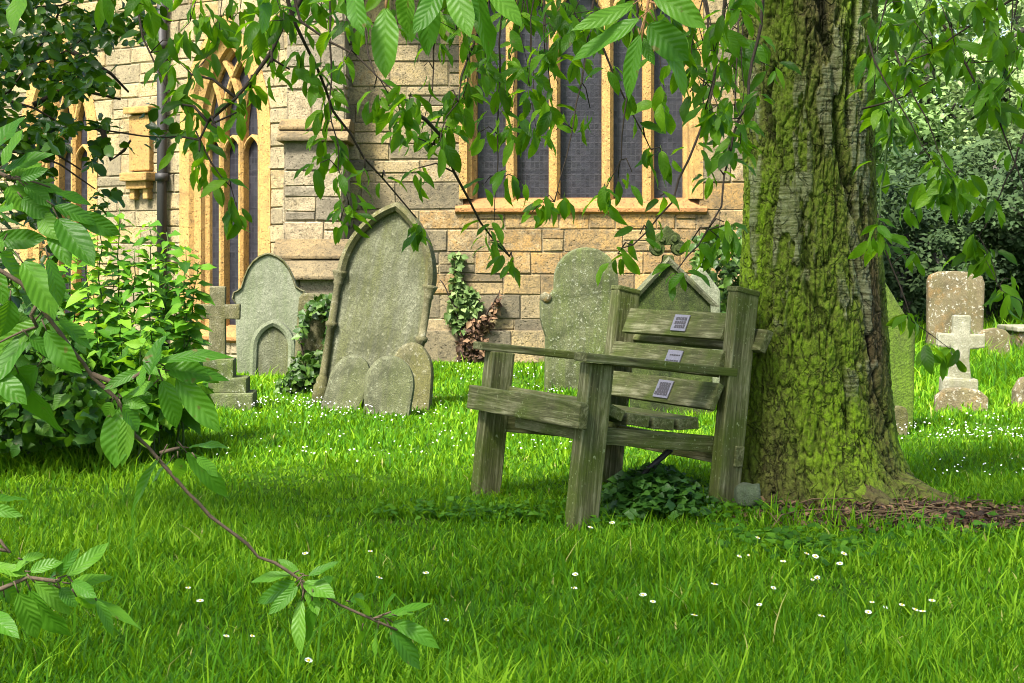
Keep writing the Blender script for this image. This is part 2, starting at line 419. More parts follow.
def leaf_mesh(name, base, dr, nr, L, W, mat, parent=None, prof='cherry', nu=4, curl=.25, fold=.25, seed=1, rnd=None, jag=0):
    rng = np.random.default_rng(seed)
    base = np.asarray(base, float).reshape(-1, 3); N = len(base)
    dr = norm(np.asarray(dr, float).reshape(-1, 3)); nr = np.asarray(nr, float).reshape(-1, 3)
    nr = norm(nr - dr * np.sum(nr * dr, 1, keepdims=True))
    sd = np.cross(dr, nr)
    L = np.broadcast_to(np.asarray(L, float), (N,)); W = np.broadcast_to(np.asarray(W, float), (N,))
    t = np.array(PROF[prof][0]); w = np.array(PROF[prof][1]); s = np.linspace(-1, 1, nu + 1)
    if prof in ('cherry',) and jag:
        w = w.copy(); w[3:-1:2] *= 1 + jag
    nv = len(t)
    cu = (curl * (0.3 + 1.2 * rng.random(N)))[:, None, None]
    fo = (fold * (0.4 + 1.0 * rng.random(N)))[:, None, None]
    bend = ((rng.random(N) - .5) * .3)[:, None, None]
    tt = t[None, :, None]; ss = s[None, None, :]; ww = w[None, :, None]
    tp = np.clip(tt, 0, 1)
    along = tt - .12 * cu * tp ** 3 * 3
    side = ss * ww * np.sqrt(np.maximum(0.2, 1 - fo ** 2 * .5)) * 0.5
    up = -cu * tp ** 2 + (fo * np.abs(ss) * ww * .5) * (W / L)[:, None, None]
    wav = .10 * np.sin(tp * 11 + rng.random(N)[:, None, None] * 6.28 + ss * 1.5) * np.abs(ss) * ww * (W / L)[:, None, None]
    up = up + wav
    V = (base[:, None, None, :] + dr[:, None, None, :] * (along * L[:, None, None] + 0 * ss)[..., None]
         + sd[:, None, None, :] * (side * W[:, None, None] + bend * tp ** 2 * L[:, None, None])[..., None]
         + nr[:, None, None, :] * (up * L[:, None, None])[..., None])
    V = V.reshape(-1, 3)
    k = nu + 1
    ii, jj = np.meshgrid(np.arange(nv - 1), np.arange(nu), indexing='ij')
    q = np.stack([ii * k + jj, ii * k + jj + 1, (ii + 1) * k + jj + 1, (ii + 1) * k + jj], -1).reshape(-1, 4)
    Q = (q[None] + (np.arange(N) * nv * k)[:, None, None]).reshape(-1, 4)
    if rnd is None: rnd = rng.random(N)
    at = {'rnd': np.repeat(rnd, nv * k), 'lu': np.tile(np.broadcast_to(s[None, :], (nv, k)).ravel(), N), 'lv': np.tile(np.broadcast_to(t[:, None], (nv, k)).ravel(), N)}
    return np_mesh(name, V, Q, mat, parent, at)

def rand_dirs(rng, n, droop=(.2, 1.2)):
    a = rng.random(n) * 2 * np.pi; e = -(droop[0] + (droop[1] - droop[0]) * rng.random(n))
    return np.stack([np.cos(a) * np.cos(e), np.sin(a) * np.cos(e), np.sin(e)], 1)
# ================================================================== GROUND
def build_ground():
    u = np.linspace(-1, 1, 241)
    gx = 9 * u + 240 * u ** 7
    gy = 9 + 9 * u + 240 * u ** 7
    X, Y = np.meshgrid(gx, gy)
    Z = ground_z(X.ravel(), Y.ravel())
    fade = np.clip(1.2 - np.hypot(X.ravel(), Y.ravel() - 9) / 60, 0, 1)
    V = np.stack([X.ravel(), Y.ravel(), Z * fade], 1)
    n = 241
    i, j = np.meshgrid(np.arange(n - 1), np.arange(n - 1), indexing='ij')
    a = (i * n + j).ravel()
    Q = np.stack([a, a + 1, a + n + 1, a + n], 1)
    o = np_mesh('ground', V, Q, M['soil'])
    tag(o, 'green churchyard lawn ground under the bench and headstones', 'ground', kind='structure')
build_ground()

# litter patch centre for exclusion of grass
def litter_mask(x, y):
    a = np.exp(-(((x - 1.62) / .62) ** 2 + ((y - 7.05) / .30) ** 2))
    b = np.exp(-(((x - 2.15) / .35) ** 2 + ((y - 7.1) / .10) ** 2))
    return np.maximum(a, b * .9)

# ================================================================== GRASS
def build_grass():
    rng = np.random.default_rng(5)
    bands = [(3.3, 5.4, 10500, 1.0), (5.4, 8.0, 6000, 1.15), (8.0, 12, 2300, 1.5), (12, 18.25, 1250, 2.0), (18.25, 32, 420, 3.0)]
    VV = []; RR = []; nt = 0
    LV = []
    for y0, y1, rho, wf in bands:
        hw = .305 * y1 + .8
        n = int(2 * hw * (y1 - y0) * rho)
        x = rng.uniform(-hw, hw, n); y = rng.uniform(y0, y1, n)
        keep = np.abs(x) < .305 * y + .8
        keep &= ~((y > 18.0) & (x < 3.0))
        keep &= ((x - 1.36) / .46) ** 2 + ((y - 7.6) / .46) ** 2 > 1
        keep &= rng.random(n) > litter_mask(x, y) * 1.0
        # thin worn strip along the front of the bench
        strip = np.exp(-((y - 7.30 - .15 * np.sin(x * 3)) / .07) ** 2) * sstep(-1.2, -.7, x) * sstep(.15, -.1, x)
        keep &= rng.random(n) > strip * .75
        clump = fbm(np.stack([x * 2.6, y * 2.6, x * 0], 1), 3)
        keep &= rng.random(n) < .86 + .5 * clump
        x = x[keep]; y = y[keep]; clump = clump[keep]; n = len(x)
        z = ground_z(x, y)
        h = .040 * np.exp(.36 * rng.standard_normal(n)) * (1 + .9 * clump)
        near = sstep(7.6, 5.0, y)
        h *= 1 + .22 * near
        tall = (rng.random(n) < .03 * near + .010)
        h = np.where(tall, h * 1.9, h)
        far_tall = sstep(13.2, 15.0, y) * sstep(2.5, 3.6, x)
        h *= 1 + far_tall * (1.2 + 2.6 * rng.random(n) ** 3)
        left_tall = sstep(-1.9, -2.6, x) * sstep(8.0, 9.2, y) * sstep(13, 11, y)
        h *= 1 + left_tall * 1.6
        h = np.clip(h, .02, .62)
        a = rng.random(n) * 2 * np.pi
        lean = .2 + .8 * rng.random(n) ** 1.2
        wd = .0030 * wf * (.6 + .8 * rng.random(n))
        dx, dy = np.cos(a), np.sin(a)
        tw = a + np.pi / 2 + rng.normal(0, .5, n)
        sx, sy = np.cos(tw), np.sin(tw)
        ts = np.array([0, .4, .75, 1.0]); ws = np.array([1, .95, .6, .06])
        if wf > 1.4: ts = np.array([0, .55, 1.0]); ws = np.array([1, .9, .06])
        k = len(ts)
        V = np.zeros((n, k, 2, 3))
        for m in range(k):
            off = lean * h * ts[m] ** 2
            zz = h * ts[m] * (1 - .28 * lean * ts[m])
            cx = x + dx * off; cy = y + dy * off
            for s_, sg in ((0, -1), (1, 1)):
                V[:, m, s_, 0] = cx + sx * sg * wd * ws[m]
                V[:, m, s_, 1] = cy + sy * sg * wd * ws[m]
                V[:, m, s_, 2] = z + zz - .004
        big = fbm(np.stack([x * .8, y * .8, x * 0 + 9], 1), 3)
        r = np.clip(.48 + .45 * big + .26 * rng.standard_normal(n), 0, .93)
        r = np.where(rng.random(n) < .006, 1.0, r)
        q = []
        for m in range(k - 1): q.append([2 * m, 2 * m + 1, 2 * m + 3, 2 * m + 2])
        q = np.array(q)
        LV.append((V.reshape(-1, 3), (q[None] + (np.arange(n) * 2 * k)[:, None, None]).reshape(-1, 4) + nt, np.repeat(r, 2 * k), np.tile(np.repeat(ts, 2), n)))
        nt += n * 2 * k
    V = np.concatenate([a[0] for a in LV]); Q = np.concatenate([a[1] for a in LV]); r = np.concatenate([a[2] for a in LV]); tv = np.concatenate([a[3] for a in LV])
    o = np_mesh('grass', V, Q, M['grass'], None, {'rnd': r, 'lu': r * 0 + .5, 'lv': tv})
    tag(o, 'long green grass of the churchyard lawn', 'grass', kind='stuff')
build_grass()

def build_far_daisies():
    rng = np.random.default_rng(8)
    pts = []
    def patch(px0, px1, py0, py1, n):
        for _ in range(n):
            py = rng.uniform(py0, py1); d = F * CZ / (py - HZ)
            pts.append(((rng.uniform(px0, px1) - 512) * d / F, d))
    [patch(cx - 16, cx + 16, cy - 4, cy + 4, k) for cx, cy, k in [(rng.uniform(230, 440), rng.uniform(394, 430), rng.integers(4, 22)) for _ in range(22)] + [(rng.uniform(430, 590), rng.uniform(372, 462), rng.integers(2, 12)) for _ in range(22)]]; patch(230, 440, 392, 430, 90); patch(420, 600, 365, 470, 60)
    patch(640, 720, 445, 470, 30); patch(890, 1024, 425, 452, 110); patch(940, 1024, 435, 448, 60); patch(200, 460, 430, 475, 60); patch(930, 1024, 455, 500, 25)
    V = []; Q = []; A = []
    for i, (x, y) in enumerate(pts):
        z = gz(x, y) + .055 + .03 * rng.random(); r = .0036 + .0022 * rng.random()
        tx, ty = rng.normal(0, .35), rng.normal(0, .35) - .25
        b = len(V)
        for k in range(8):
            a = k * math.pi / 4
            cx, cy = r * math.cos(a), r * math.sin(a)
            V.append((x + cx, y + cy, z + cx * tx - cy * ty))
        Q += [(b, b + 1, b + 2, b + 3), (b, b + 3, b + 4, b + 7), (b + 4, b + 5, b + 6, b + 7)]
    o = np_mesh('far_daisies', V, Q, M['white_petal'])
    tag(o, 'scatter of tiny white daisies in the far sunny lawn', 'daisies', kind='stuff')
build_far_daisies()

# ================================================================== CHURCH
def arch_path(hw, zb, zs, rise, off=0.0, n=14):
    """points (s, z) up the left jamb, over a two-centred arch, down the right jamb"""
    r0 = (hw * hw + rise * rise) / (2 * hw); c = r0 - hw; r = r0 + off
    ztop = math.sqrt(max(r * r - c * c, 1e-6))
    a1 = math.atan2(ztop, -c)
    pts = [(-hw - off, zb)]
    for k in range(n + 1):
        a = math.pi + (a1 - math.pi) * k / n
        pts.append((c + r * math.cos(a), zs + r * math.sin(a)))
    right = [(-x, z) for x, z in reversed(pts[:-1])]
    return pts + right

def arch_half(hw, zs, rise, z, off=0):
    r0 = (hw * hw + rise * rise) / (2 * hw); c = r0 - hw; r = r0 + off
    if z <= zs: return hw + off
    q = r * r - (z - zs) ** 2
    return max(0, math.sqrt(q) - c) if q > 0 else 0

class Wall:
    def __init__(s, org, ang):
        s.M = Matrix.Translation(org) @ Matrix.Rotation(ang, 4, 'Z')   # local x along, local -y outward
def block_wall(name, M4, s0, s1, z0, z1, openings, mat, parent, seed, hmin=.17, hmax=.31, wmin=.2, wmax=.66, warm=None, thick=.35, breaks=()):
    rnd = random.Random(seed)
    V = []; Fs = []; A = []; W = []
    mv = MB()
    z = z0
    while z < z1 - .05:
        h = rnd.uniform(hmin, hmax); h = min(h, z1 - z)
        if z1 - (z + h) < .08: h = z1 - z
        for bk in breaks:
            if z < bk - .001 and z + h > bk - .12: h = bk - z
        segs = [(s0, s1)]
        for op in openings:
            a = op(z, z + h)
            if a is None: continue
            ns = []
            for p, q in segs:
                if a[1] <= p or a[0] >= q: ns.append((p, q)); continue
                if a[0] > p: ns.append((p, a[0]))
                if a[1] < q: ns.append((a[1], q))
            segs = ns
        for p, q in segs:
            if q - p < .02: continue
            mv.cur = rnd.random()
            mv.box(((p + q) / 2, thick / 2 + .0, z + h / 2), ((q - p) / 2, thick / 2 - .004, h / 2))
            x = p
            while x < q - .01:
                w = rnd.uniform(wmin, wmax)
                if q - (x + w) < wmin * .7: w = q - x
                j = lambda: rnd.uniform(-.007, .007)
                zs_ = [(z, z + h)]
                if h > .2 and rnd.random() < .22:
                    zm_ = z + h * rnd.uniform(.38, .62); zs_ = [(z, zm_), (zm_, z + h)]
                for zq0, zq1 in zs_:
                    g = rnd.uniform(.001, .005); pr = rnd.uniform(-.004, .005)
                    b = len(V); xa, xb, za, zb = x + g, x + w - g, zq0 + g, zq1 - g
                    e = .012
                    c4 = [(xa, za), (xb, za), (xb, zb), (xa, zb)]
                    i4 = [(xa + e, za + e), (xb - e, za + e), (xb - e, zb - e), (xa + e, zb - e)]
                    for cx, cz in c4: V.append((cx + j(), .006, cz + j()))
                    for cx, cz in i4: V.append((cx + j(), -.010 - pr + j(), cz + j()))
                    Fs += [(b + 4, b + 5, b + 6, b + 7)] + [(b + k, b + (k + 1) % 4, b + 4 + (k + 1) % 4, b + 4 + k) for k in range(4)]
                    r = rnd.random(); A += [r] * 8
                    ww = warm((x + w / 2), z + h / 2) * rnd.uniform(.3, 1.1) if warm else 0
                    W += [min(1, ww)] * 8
                x += w
        z += h
    V = [tuple(M4 @ Vector(v)) for v in V]
    o = np_mesh(name, V, Fs, mat, parent, {'rnd': A, 'warm': W}, smooth=False)
    mo = mv.build('mortar_bed', M['mortar'], o, M=M4)
    return o

church = empty('church', (0, 18.3, 0))
tag(church, 'golden stone church with tall traceried windows behind the headstones', 'church')
def CL(v): return Matrix.Translation((0, -18.3, 0)) @ v     # world matrix -> church local

YW = 18.3
chM = CL(Matrix.Translation((0, YW, 0)))
# chancel window: clear opening from px 472 to 690
wx0, wx1 = (472 - 512) * YW / F, (690 - 512) * YW / F
wc, whw = (wx0 + wx1) / 2, (wx1 - wx0) / 2
wzb, wzs, wrise = 1.76, 3.95, 1.15
def op_chancel(z0, z1):
    zm = (z0 + z1) / 2
    if z1 <= wzb - .10: return None
    a = arch_half(whw + .1, wzs, wrise + .1, zm)
    return (wc - a, wc + a) if a > 0 else None
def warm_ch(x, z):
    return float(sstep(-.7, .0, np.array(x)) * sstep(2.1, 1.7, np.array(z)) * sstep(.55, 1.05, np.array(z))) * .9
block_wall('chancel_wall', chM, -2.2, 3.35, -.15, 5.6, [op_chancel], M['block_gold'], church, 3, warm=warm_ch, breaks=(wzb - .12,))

def window(parent, M4, c, hw, zb, zs, rise, mulls, depth, name='window', jamb=.12, splay=.2, mw=.055, sill_drop=.14, heads=True):
    root = MB()
    rows = []
    for off, dp in ((jamb + .02, .03), (jamb + .02, -.02), (jamb * .45, -.022), (jamb * .3, .03), (0.0, .06), (-.012, splay * .8), (-.05, splay), (-.055, depth)):
        rows.append([M4 @ Vector((c + s, dp, z)) for s, z in arch_path(hw, zb, zs, rise, off)])
    root.cur = .55; root.loft(rows)
    w = root.build(name, M['dressed'], parent)
    # keep the window parts in the parent's space (no offsets)
    def band(pts, wd, y0, y1, mb):
        # sweep a chamfered bar along (s,z) points
        L = []
        n = len(pts)
        sec = [(-wd, y1), (-wd, y0 + wd * .9), (-wd * .35, y0), (wd * .35, y0), (wd, y0 + wd * .9), (wd, y1)]
        for k in range(n):
            a = Vector(pts[max(k - 1, 0)]); b = Vector(pts[min(k + 1, n - 1)])
            t = (b - a).normalized(); nn = Vector((t.y, -t.x))
            L.append([M4 @ Vector((c + pts[k][0] + nn.x * q, y, pts[k][1] + nn.y * q)) for q, y in sec])
        mb.loft(L)
    r0 = (hw * hw + rise * rise) / (2 * hw)
    for i, m in enumerate(mulls):
        mb = MB(); mb.cur = .35 + .12 * (i % 3)
        band([(m, zb - .02), (m, zs)], mw, splay * .45, depth + .01, mb)
        if heads:
            for sg in (-1, 1):
                pts = []
                for k in range(13):
                    a = k / 12 * 1.35
                    x = m + sg * (r0 - r0 * math.cos(a)); z = zs + r0 * math.sin(a)
                    if abs(x) > arch_half(hw, zs, rise, z) - .01: break
                    pts.append((x, z))
                if len(pts) > 2: band(pts, mw * .9, splay * .6, depth + .008, mb)
        mb.build('mullion', M['dressed'], w)
    # cusped little heads of each light
    hb = MB(); hb.cur = .6
    edges = [-hw] + list(mulls) + [hw]
    for a, b in zip(edges[:-1], edges[1:]):
        h2 = (b - a) / 2; cc = (a + b) / 2
        pts = [(cc + s, z) for s, z in arch_path(h2 - .01, zs - .30, zs - .29, h2 * 1.5, 0, 8)]
        band(pts[1:-1], mw * .5, splay * .7, depth + .006, hb)
    hb.build('tracery', M['dressed'], w)
    g = MB()
    gp = [(s, z) for s, z in arch_path(hw - .03, zb - .02, zs, rise - .03)]
    g.add([M4 @ Vector((c + s, depth, z)) for s, z in gp], [tuple(range(len(gp)))])
    # glass in its own local frame so the leading follows the wall
    go = g.build('glass', M['glass'], w)
    go.data.transform(M4.inverted()); go.matrix_local = M4
    sl = MB(); sl.cur = .15
    sl.prism([(-hw - jamb - .08, 0), (hw + jamb + .08, 0), (hw + jamb + .08, 1), (-hw - jamb - .08, 1)], 0, 1)
    sl.v = []; sl.f = []; sl.at = []
    a, b = c - hw - jamb - .06, c + hw + jamb + .06
    prof = [(depth, zb + .02), (splay * .6, zb - .005), (-.055, zb - sill_drop * .75), (-.055, zb - sill_drop), (-.01, zb - sill_drop - .03), (.03, zb - sill_drop - .03)]
    sl.loft([[M4 @ Vector((x, y, z)) for x in (a, a + (b - a) * .25, (a + b) / 2, a + (b - a) * .75, b)] for y, z in prof])
    for x in (a, b):
        k = len(sl.v)
        sl.add([M4 @ Vector((x, y, z)) for y, z in prof] , [tuple(range(len(prof)))])
    so = sl.build('sill', M['rusty_sill'], w)
    wa = so.data.attributes.new('warm', 'FLOAT', 'POINT')
    return w
mu = [((p - 512) * YW / F) - wc for p in (511.5, 555, 608.5, 649.5)]
window(church, chM, wc, whw, wzb, wzs, wrise, mu, .26, mw=.062)

# nave wall runs back to the left
ANG = R(180 - 35)
org = Vector((-2.28, 18.3, 0))
nvM = CL(Matrix.Translation(org) @ Matrix.Rotation(R(-35), 4, 'Z'))   # local x points right/along; we use negative s
nw = [(-1.12, .44, .35, 2.55, .95), (-3.9, .44, .35, 2.55, .95), (-6.7, .44, .35, 2.55, .95)]
def mk_op(c, hw, zb, zs, rise):
    def f(z0, z1):
        if z1 <= zb - .10: return None
        a = arch_half(hw + .22, zs, rise + .3, (z0 + z1) / 2)
        return (c - a, c + a) if a > 0 else None
    return f
block_wall('nave_wall', nvM, -11, .12, -.15, 4.6, [mk_op(*w) for w in nw], M['block_cream'], church, 7, hmin=.16, hmax=.27, wmin=.2, wmax=.55, breaks=(.23,))
for w in nw:
    window(church, nvM, *w, [-.15, .15], .19, jamb=.24, splay=.15, mw=.036)
# return wall at the east end
retM = CL(Matrix.Translation((3.35, 18.3, 0)) @ Matrix.Rotation(R(90), 4, 'Z'))
block_wall('end_wall', retM, 0.0, 7, -.15, 5.6, [], M['block_gold'], church, 9)
# plinth courses
pl = MB()
pl.cur = .3
for k in range(9):
    pl.cur = random.random()
    a = -1.7 + k * .565
    pl.box((a + .28, YW - 18.3 - .03, .17), (.279, .045, .17), jit=.004)
pl.build('plinth', M['block_gold'], church, bevel=.012)
# buttress between the two walls
def buttress():
    x0, x1 = -2.36, -1.76
    b = None
    stages = [(-.15, .93, 17.28), (1.28, 2.35, 17.62), (2.55, 5.2, 17.85)]
    for i, (za, zb, yf) in enumerate(stages):
        e = .06 if i == 0 else 0
        m = CL(Matrix.Translation((0, yf, 0)))
        o = block_wall('buttress', m, x0 - e, x1 + e, za, zb, [], M['block_grey'], church, 20 + i, hmin=.2, hmax=.34, wmin=.25, wmax=.5, thick=18.3 - yf)
        for sgn, xx in ((-1, x0 - e), (1, x1 + e)):
            if sgn < 0:
                ms = CL(Matrix.Translation((xx, 19.0, 0)) @ Matrix.Rotation(R(-90), 4, 'Z'))
                ll = (0, 19.0 - yf)
            else:
                ms = CL(Matrix.Translation((xx, yf, 0)) @ Matrix.Rotation(R(90), 4, 'Z'))
                ll = (0, 18.3 - yf)
            s = block_wall('side_face', ms, ll[0], ll[1], za, zb, [], M['block_grey'], o, 30 + i * 2 + (sgn > 0), hmin=.2, hmax=.34, wmin=.25, wmax=.5, thick=.1)
    def cap(za, zb, y0, y1, ov):
        mb = MB()
        n = 2
        for k in range(n):
            mb.cur = random.random()
            a = za + (zb - za) * k / n; b_ = za + (zb - za) * (k + 1) / n
            ya = y0 + (y1 - y0) * k / n - .02; yb = y0 + (y1 - y0) * (k + 1) / n - .02
            pts = [(ya - .03, a), (ya - .03, a + .035), (yb, b_ - .004), (18.29, b_ - .004), (18.29, a)]
            vs = [(x, y - 18.3, z) for x in (x0 - ov, x1 + ov) for y, z in pts]
            m = len(pts)
            mb.add(vs, [tuple(range(m)), tuple(range(m, 2 * m))] + [(i, (i + 1) % m, m + (i + 1) % m, m + i) for i in range(m)])
        mb.build('weathering', M['block_cap'], church, bevel=.012, rough=.004)
    cap(.90, 1.32, 17.24, 17.62, .09)
    cap(2.33, 2.58, 17.58, 17.85, .07)
buttress()
# rainwater pipe and carved bracket on the nave wall
dp = MB()
dp.tube([nvM @ Vector((-2.02, -.10, 0)), nvM @ Vector((-2.02, -.10, 4.6))], .055, 12)
for z in (.5, 2.0, 3.5):
    dp.tube([nvM @ Vector((-2.02, -.10, z)), nvM @ Vector((-2.02, -.10, z + .09))], .075, 12)
    dp.tube([nvM @ Vector((-2.02, -.10, z + .045)), nvM @ Vector((-2.02, .03, z + .045))], .025, 6)
dp.build('drainpipe', M['iron'], church, smooth=True, angle=60)
nb = MB()
for s, y, z, hs, hy, hz in ((-2.42, -.03, 2.45, .17, .05, .32), (-2.42, -.05, 2.83, .21, .085, .04), (-2.42, -.07, 2.06, .22, .11, .05), (-2.42, -.05, 1.97, .17, .08, .05), (-2.53, -.03, 1.87, .04, .06, .07), (-2.31, -.03, 1.87, .04, .06, .07)):
    nb.cur = random.random(); nb.box((s, y, z), (hs, hy, hz), nvM)
nb.build('bracket', M['dressed'], church, bevel=.015)
# roofs
rf = MB()
def gable_roof(mb, M4, s0, s1, y0, y1, ze, zr):
    ym = (y0 + y1) / 2
    mb.add([M4 @ Vector(v) for v in ((s0, y0, ze), (s1, y0, ze), (s1, ym, zr), (s0, ym, zr), (s0, y1, ze), (s1, y1, ze))],
           [(0, 1, 2, 3), (3, 2, 5, 4), (0, 3, 4), (1, 5, 2), (0, 4, 5, 1)])
gable_roof(rf, chM, -2.4, 3.6, -.25, 7.2, 5.61, 7.6)
rf.build('roof', M['roof'], church)
rf = MB(); gable_roof(rf, nvM, -11.2, 1.5, -.2, 7, 4.61, 6.6); rf.build('roof', M['roof'], church)

# ================================================================== HEADSTONES
def half_to_outline(half):
    """half: (x>=0, z) from base up to the apex; mirrored"""
    L = [(x, z) for x, z in half]
    if L[-1][0] < 1e-6: return L + [(-x, z) for x, z in reversed(L[:-1])]
    return L + [(-x, z) for x, z in reversed(L)]

def arc(cx, cz, r, a0, a1, n):
    return [(cx + r * math.cos(R(a0 + (a1 - a0) * k / n)), cz + r * math.sin(R(a0 + (a1 - a0) * k / n))) for k in range(n + 1)]

def pointed(hw, zs, rise, n=12):
    p = arch_path(hw, 0, zs, rise, 0, n)
    m = len(p) // 2
    return [(-x, z) for x, z in p[1:m + 1]]      # right half: springing -> apex

def stone(name, px, base_py, label, cat='headstone', lean=0, back=0, yaw=0, d=None, sink=.08, group=None):
    d = d or F * CZ / (base_py - HZ)
    x = (px - 512) * d / F
    o = empty(name, (x, d, gz(x, d) - sink * 0), (R(back), R(lean), R(yaw)))
    tag(o, label, cat, group)
    return o

def slab(half, th, mat, parent, name='slab', bevel=.018, y=0.0, rough=.004, seg=2):
    mb = MB(); o = half_to_outline(half) if half[0][0] >= 0 else half
    mb.prism(o, y - th / 2, y + th / 2)
    return mb.build(name, mat, parent, bevel=bevel, seg=seg, rough=rough)

# big arched headstone with shafts
h = stone('headstone', 365, 405, 'tall pointed-arch grey headstone with slender side shafts leaning right', lean=9, back=-2, yaw=-9)
hw = .342
slab([(hw, -.25)] + pointed(hw, .98, .56), .09, M['headstone_grey'], h, y=.03, bevel=.012)
fr = MB()
rows = []
for off, yy in ((-.035, -.012), (-.03, -.05), (.0, -.075), (.03, -.06), (.035, .075), (.0, .09)):
    rows.append([(s, yy, z) for s, z in arch_path(hw, .97, .98, .56, off, 16)])
fr.loft(rows)
fr.build('arch_moulding', M['headstone_olive'], h, smooth=False, rough=.002)
for sg in (-1, 1):
    sh = MB()
    sh.lathe([(.02, -.1), (.06, -.1), (.06, .10), (.045, .12), (.05, .15), (.032, .18), (.03, .19), (.03, .55), (.045, .565), (.048, .59), (.03, .605), (.03, .88), (.04, .9), (.034, .92), (.055, .97), (.06, .99), (.02, .995)], (sg * (hw + .012), -.03, 0), 16)
    sh.build('shaft', M['headstone_olive'], h, smooth=True)

# three little rounded stones leaning against it
def mini(px, by, label, w, z, lean, yaw, y, back, mat):
    d = F * CZ / (by - HZ) + y
    x = (px - 512) * d / F
    o = empty('footstone', (x, d, gz(x, d)), (R(back), R(lean), R(yaw)))
    tag(o, label, 'footstone', 'small rounded stones leaning on the big headstone')
    half = [(w * .88, -.08), (w * .97, z * .3), (w, z * .5)] + [(w * (1 - (k / 8) ** 1.8) if k < 8 else 0, z * (.5 + .5 * math.sin(k / 8 * math.pi / 2))) for k in range(1, 9)]
    slab(half, .09, mat, o, bevel=.025, rough=.006)
mini(340, 407, 'rounded small stone leaning at the left foot of the tall arched headstone', .155, .42, 17, -8, -.25, -14, M['headstone_footdark'])
mini(387, 411, 'darkest front small stone, in the middle of three leaning footstones', .182, .42, 4, -4, -.15, -10, M['headstone_footdark'])
mini(411, 409, 'tallest of three small footstones, at the right foot of the arched headstone', .165, .50, -2, -12, .12, -12, M['headstone_olive'])

# ogee headstone by the nave
h = stone('headstone', 271, 372, 'pale green headstone with ogee shouldered top beside the buttress', lean=-1)
half = [(.325, -.2), (.335, .70), (.36, .74), (.345, .80)] + [(.31, .815), (.27, .845), (.255, .89), (.235, .95), (.20, 1.03), (.15, 1.10), (.085, 1.15), (.03, 1.172), (0, 1.178)]
slab(half, .10, M['headstone_pale'], h, bevel=.016)
rim = MB()
ro = half_to_outline([(x, z) for x, z in half[1:]])
rim.loft([[(x * s, y, (z - .6) * s + .6) for x, z in ro] for s, y in ((1.0, -.04), (1.012, -.065), (.985, -.07), (.96, -.056), (.955, -.045))])
rim.build('rim_moulding', M['headstone_olive'], h)

# small arched stone in front of it
h = stone('headstone', 272, 373, 'little pointed-arch headstone with a sunk panel before the pale ogee one', lean=2, d=16.2)
slab([(.19, -.1)] + pointed(.19, .28, .25), .07, M['headstone_grey'], h, y=.02, bevel=.01)
fr = MB()
fr.loft([[(s, yy, z) for s, z in arch_path(.19, -.05, .28, .25, off, 12)] for off, yy in ((-.045, -.012), (-.04, -.04), (-.01, -.055), (.02, -.045), (.022, .06))])
fr.build('arch_moulding', M['headstone_pale'], h)

# ivy-clad slab
h = stone('headstone', 308, 396, 'small tilted slab half smothered in ivy left of the tall headstone', lean=5, d=14.0)
slab([(.13, -.1), (.14, .78), (.12, .82), (0, .83)], .09, M['headstone_olive'], h, bevel=.02)

# left cross on steps
h = stone('grave_cross', 217, 408, 'lichened grey stone cross on stepped base half hidden by leaves', 'cross', lean=0.5, yaw=4)
mb = MB()
mb.prism([(-.065, .33), (.065, .33), (.058, .66), (.165, .655), (.165, .77), (.056, .765), (.058, .90), (-.058, .90), (-.056, .765), (-.165, .77), (-.165, .655), (-.058, .66)], -.05, .05)
mb.build('cross', M['headstone_olive'], h, bevel=.010, rough=.005)
for nm, c, s_ in (('step', (-.02, 0, .29), (.15, .12, .075)), ('step', (.03, 0, .17), (.2, .16, .06)), ('step', (.02, 0, .03), (.26, .2, .09))):
    MB().box(c, s_).build(nm, M['headstone_lichen'], h, bevel=.015, rough=.008)

# lichened shouldered headstone behind the bench
h = stone('headstone', 583, 392, 'broad pale lichened headstone with domed top and shoulders behind the bench', lean=1.5, yaw=4)
half = [(.32, -.2), (.325, .45), (.355, .53), (.378, .60), (.378, .73), (.362, .78), (.33, .80), (.285, .815), (.268, .85)] + [(.268 * math.cos(R(a)), .93 + .27 * math.sin(R(a))) for a in range(0, 90, 9)] + [(0, 1.20)]
slab(half, .13, M['headstone_lichen'], h, bevel=.02, rough=.006)
for sg in (-1, 1):
    mb = MB()
    mb.lathe([(.008, -.072), (.042, -.072), (.05, 0), (.042, .072), (.008, .072)], (0, 0, 0), 14)
    mb.v = [(sg * .332 + x, z, .775 + y) for x, y, z in mb.v]
    mb.build('scroll', M['headstone_rust'], h, smooth=True)

# gabled dark headstone with carved finial, directly behind the back rest
h = stone('headstone', 672, 415, 'dark mossy gabled headstone with scrolled finial behind the bench back', lean=-1.5, yaw=2, d=12.0)
slab([(.29, -.15), (.29, .80), (.30, .84), (.0, 1.11)], .10, M['headstone_dark'], h, bevel=.012)
mb = MB()
for sg in (-1, 1):
    mb.loft([[(sg * x * s, yy, .80 + (z - .80) * s) for x, z in ((.33, .78), (.0, 1.12))] for s, yy in ((.90, -.05), (.90, -.075), (1.0, -.085), (1.07, -.07), (1.07, .07))])
mb.build('gable_moulding', M['headstone_footdark'], h, bevel=0, rough=.003)
fi = MB()
fi.prism([(-.045, 1.08), (.045, 1.08), (.035, 1.15), (-.035, 1.15)], -.05, .05)
for cx, cz, r in ((-.075, 1.20, .052), (.075, 1.20, .052), (-.045, 1.265, .045), (.045, 1.265, .045)):
    b0 = len(fi.v)
    fi.lathe([(.014, -.06), (r * .5, -.062), (r * .55, -.045), (r, -.05), (r * 1.08, 0), (r, .05), (.01, .055)], (0, 0, 0), 14)
    for i in range(b0, len(fi.v)):
        x, y, z = fi.v[i]; fi.v[i] = (cx + x, z, cz + y)
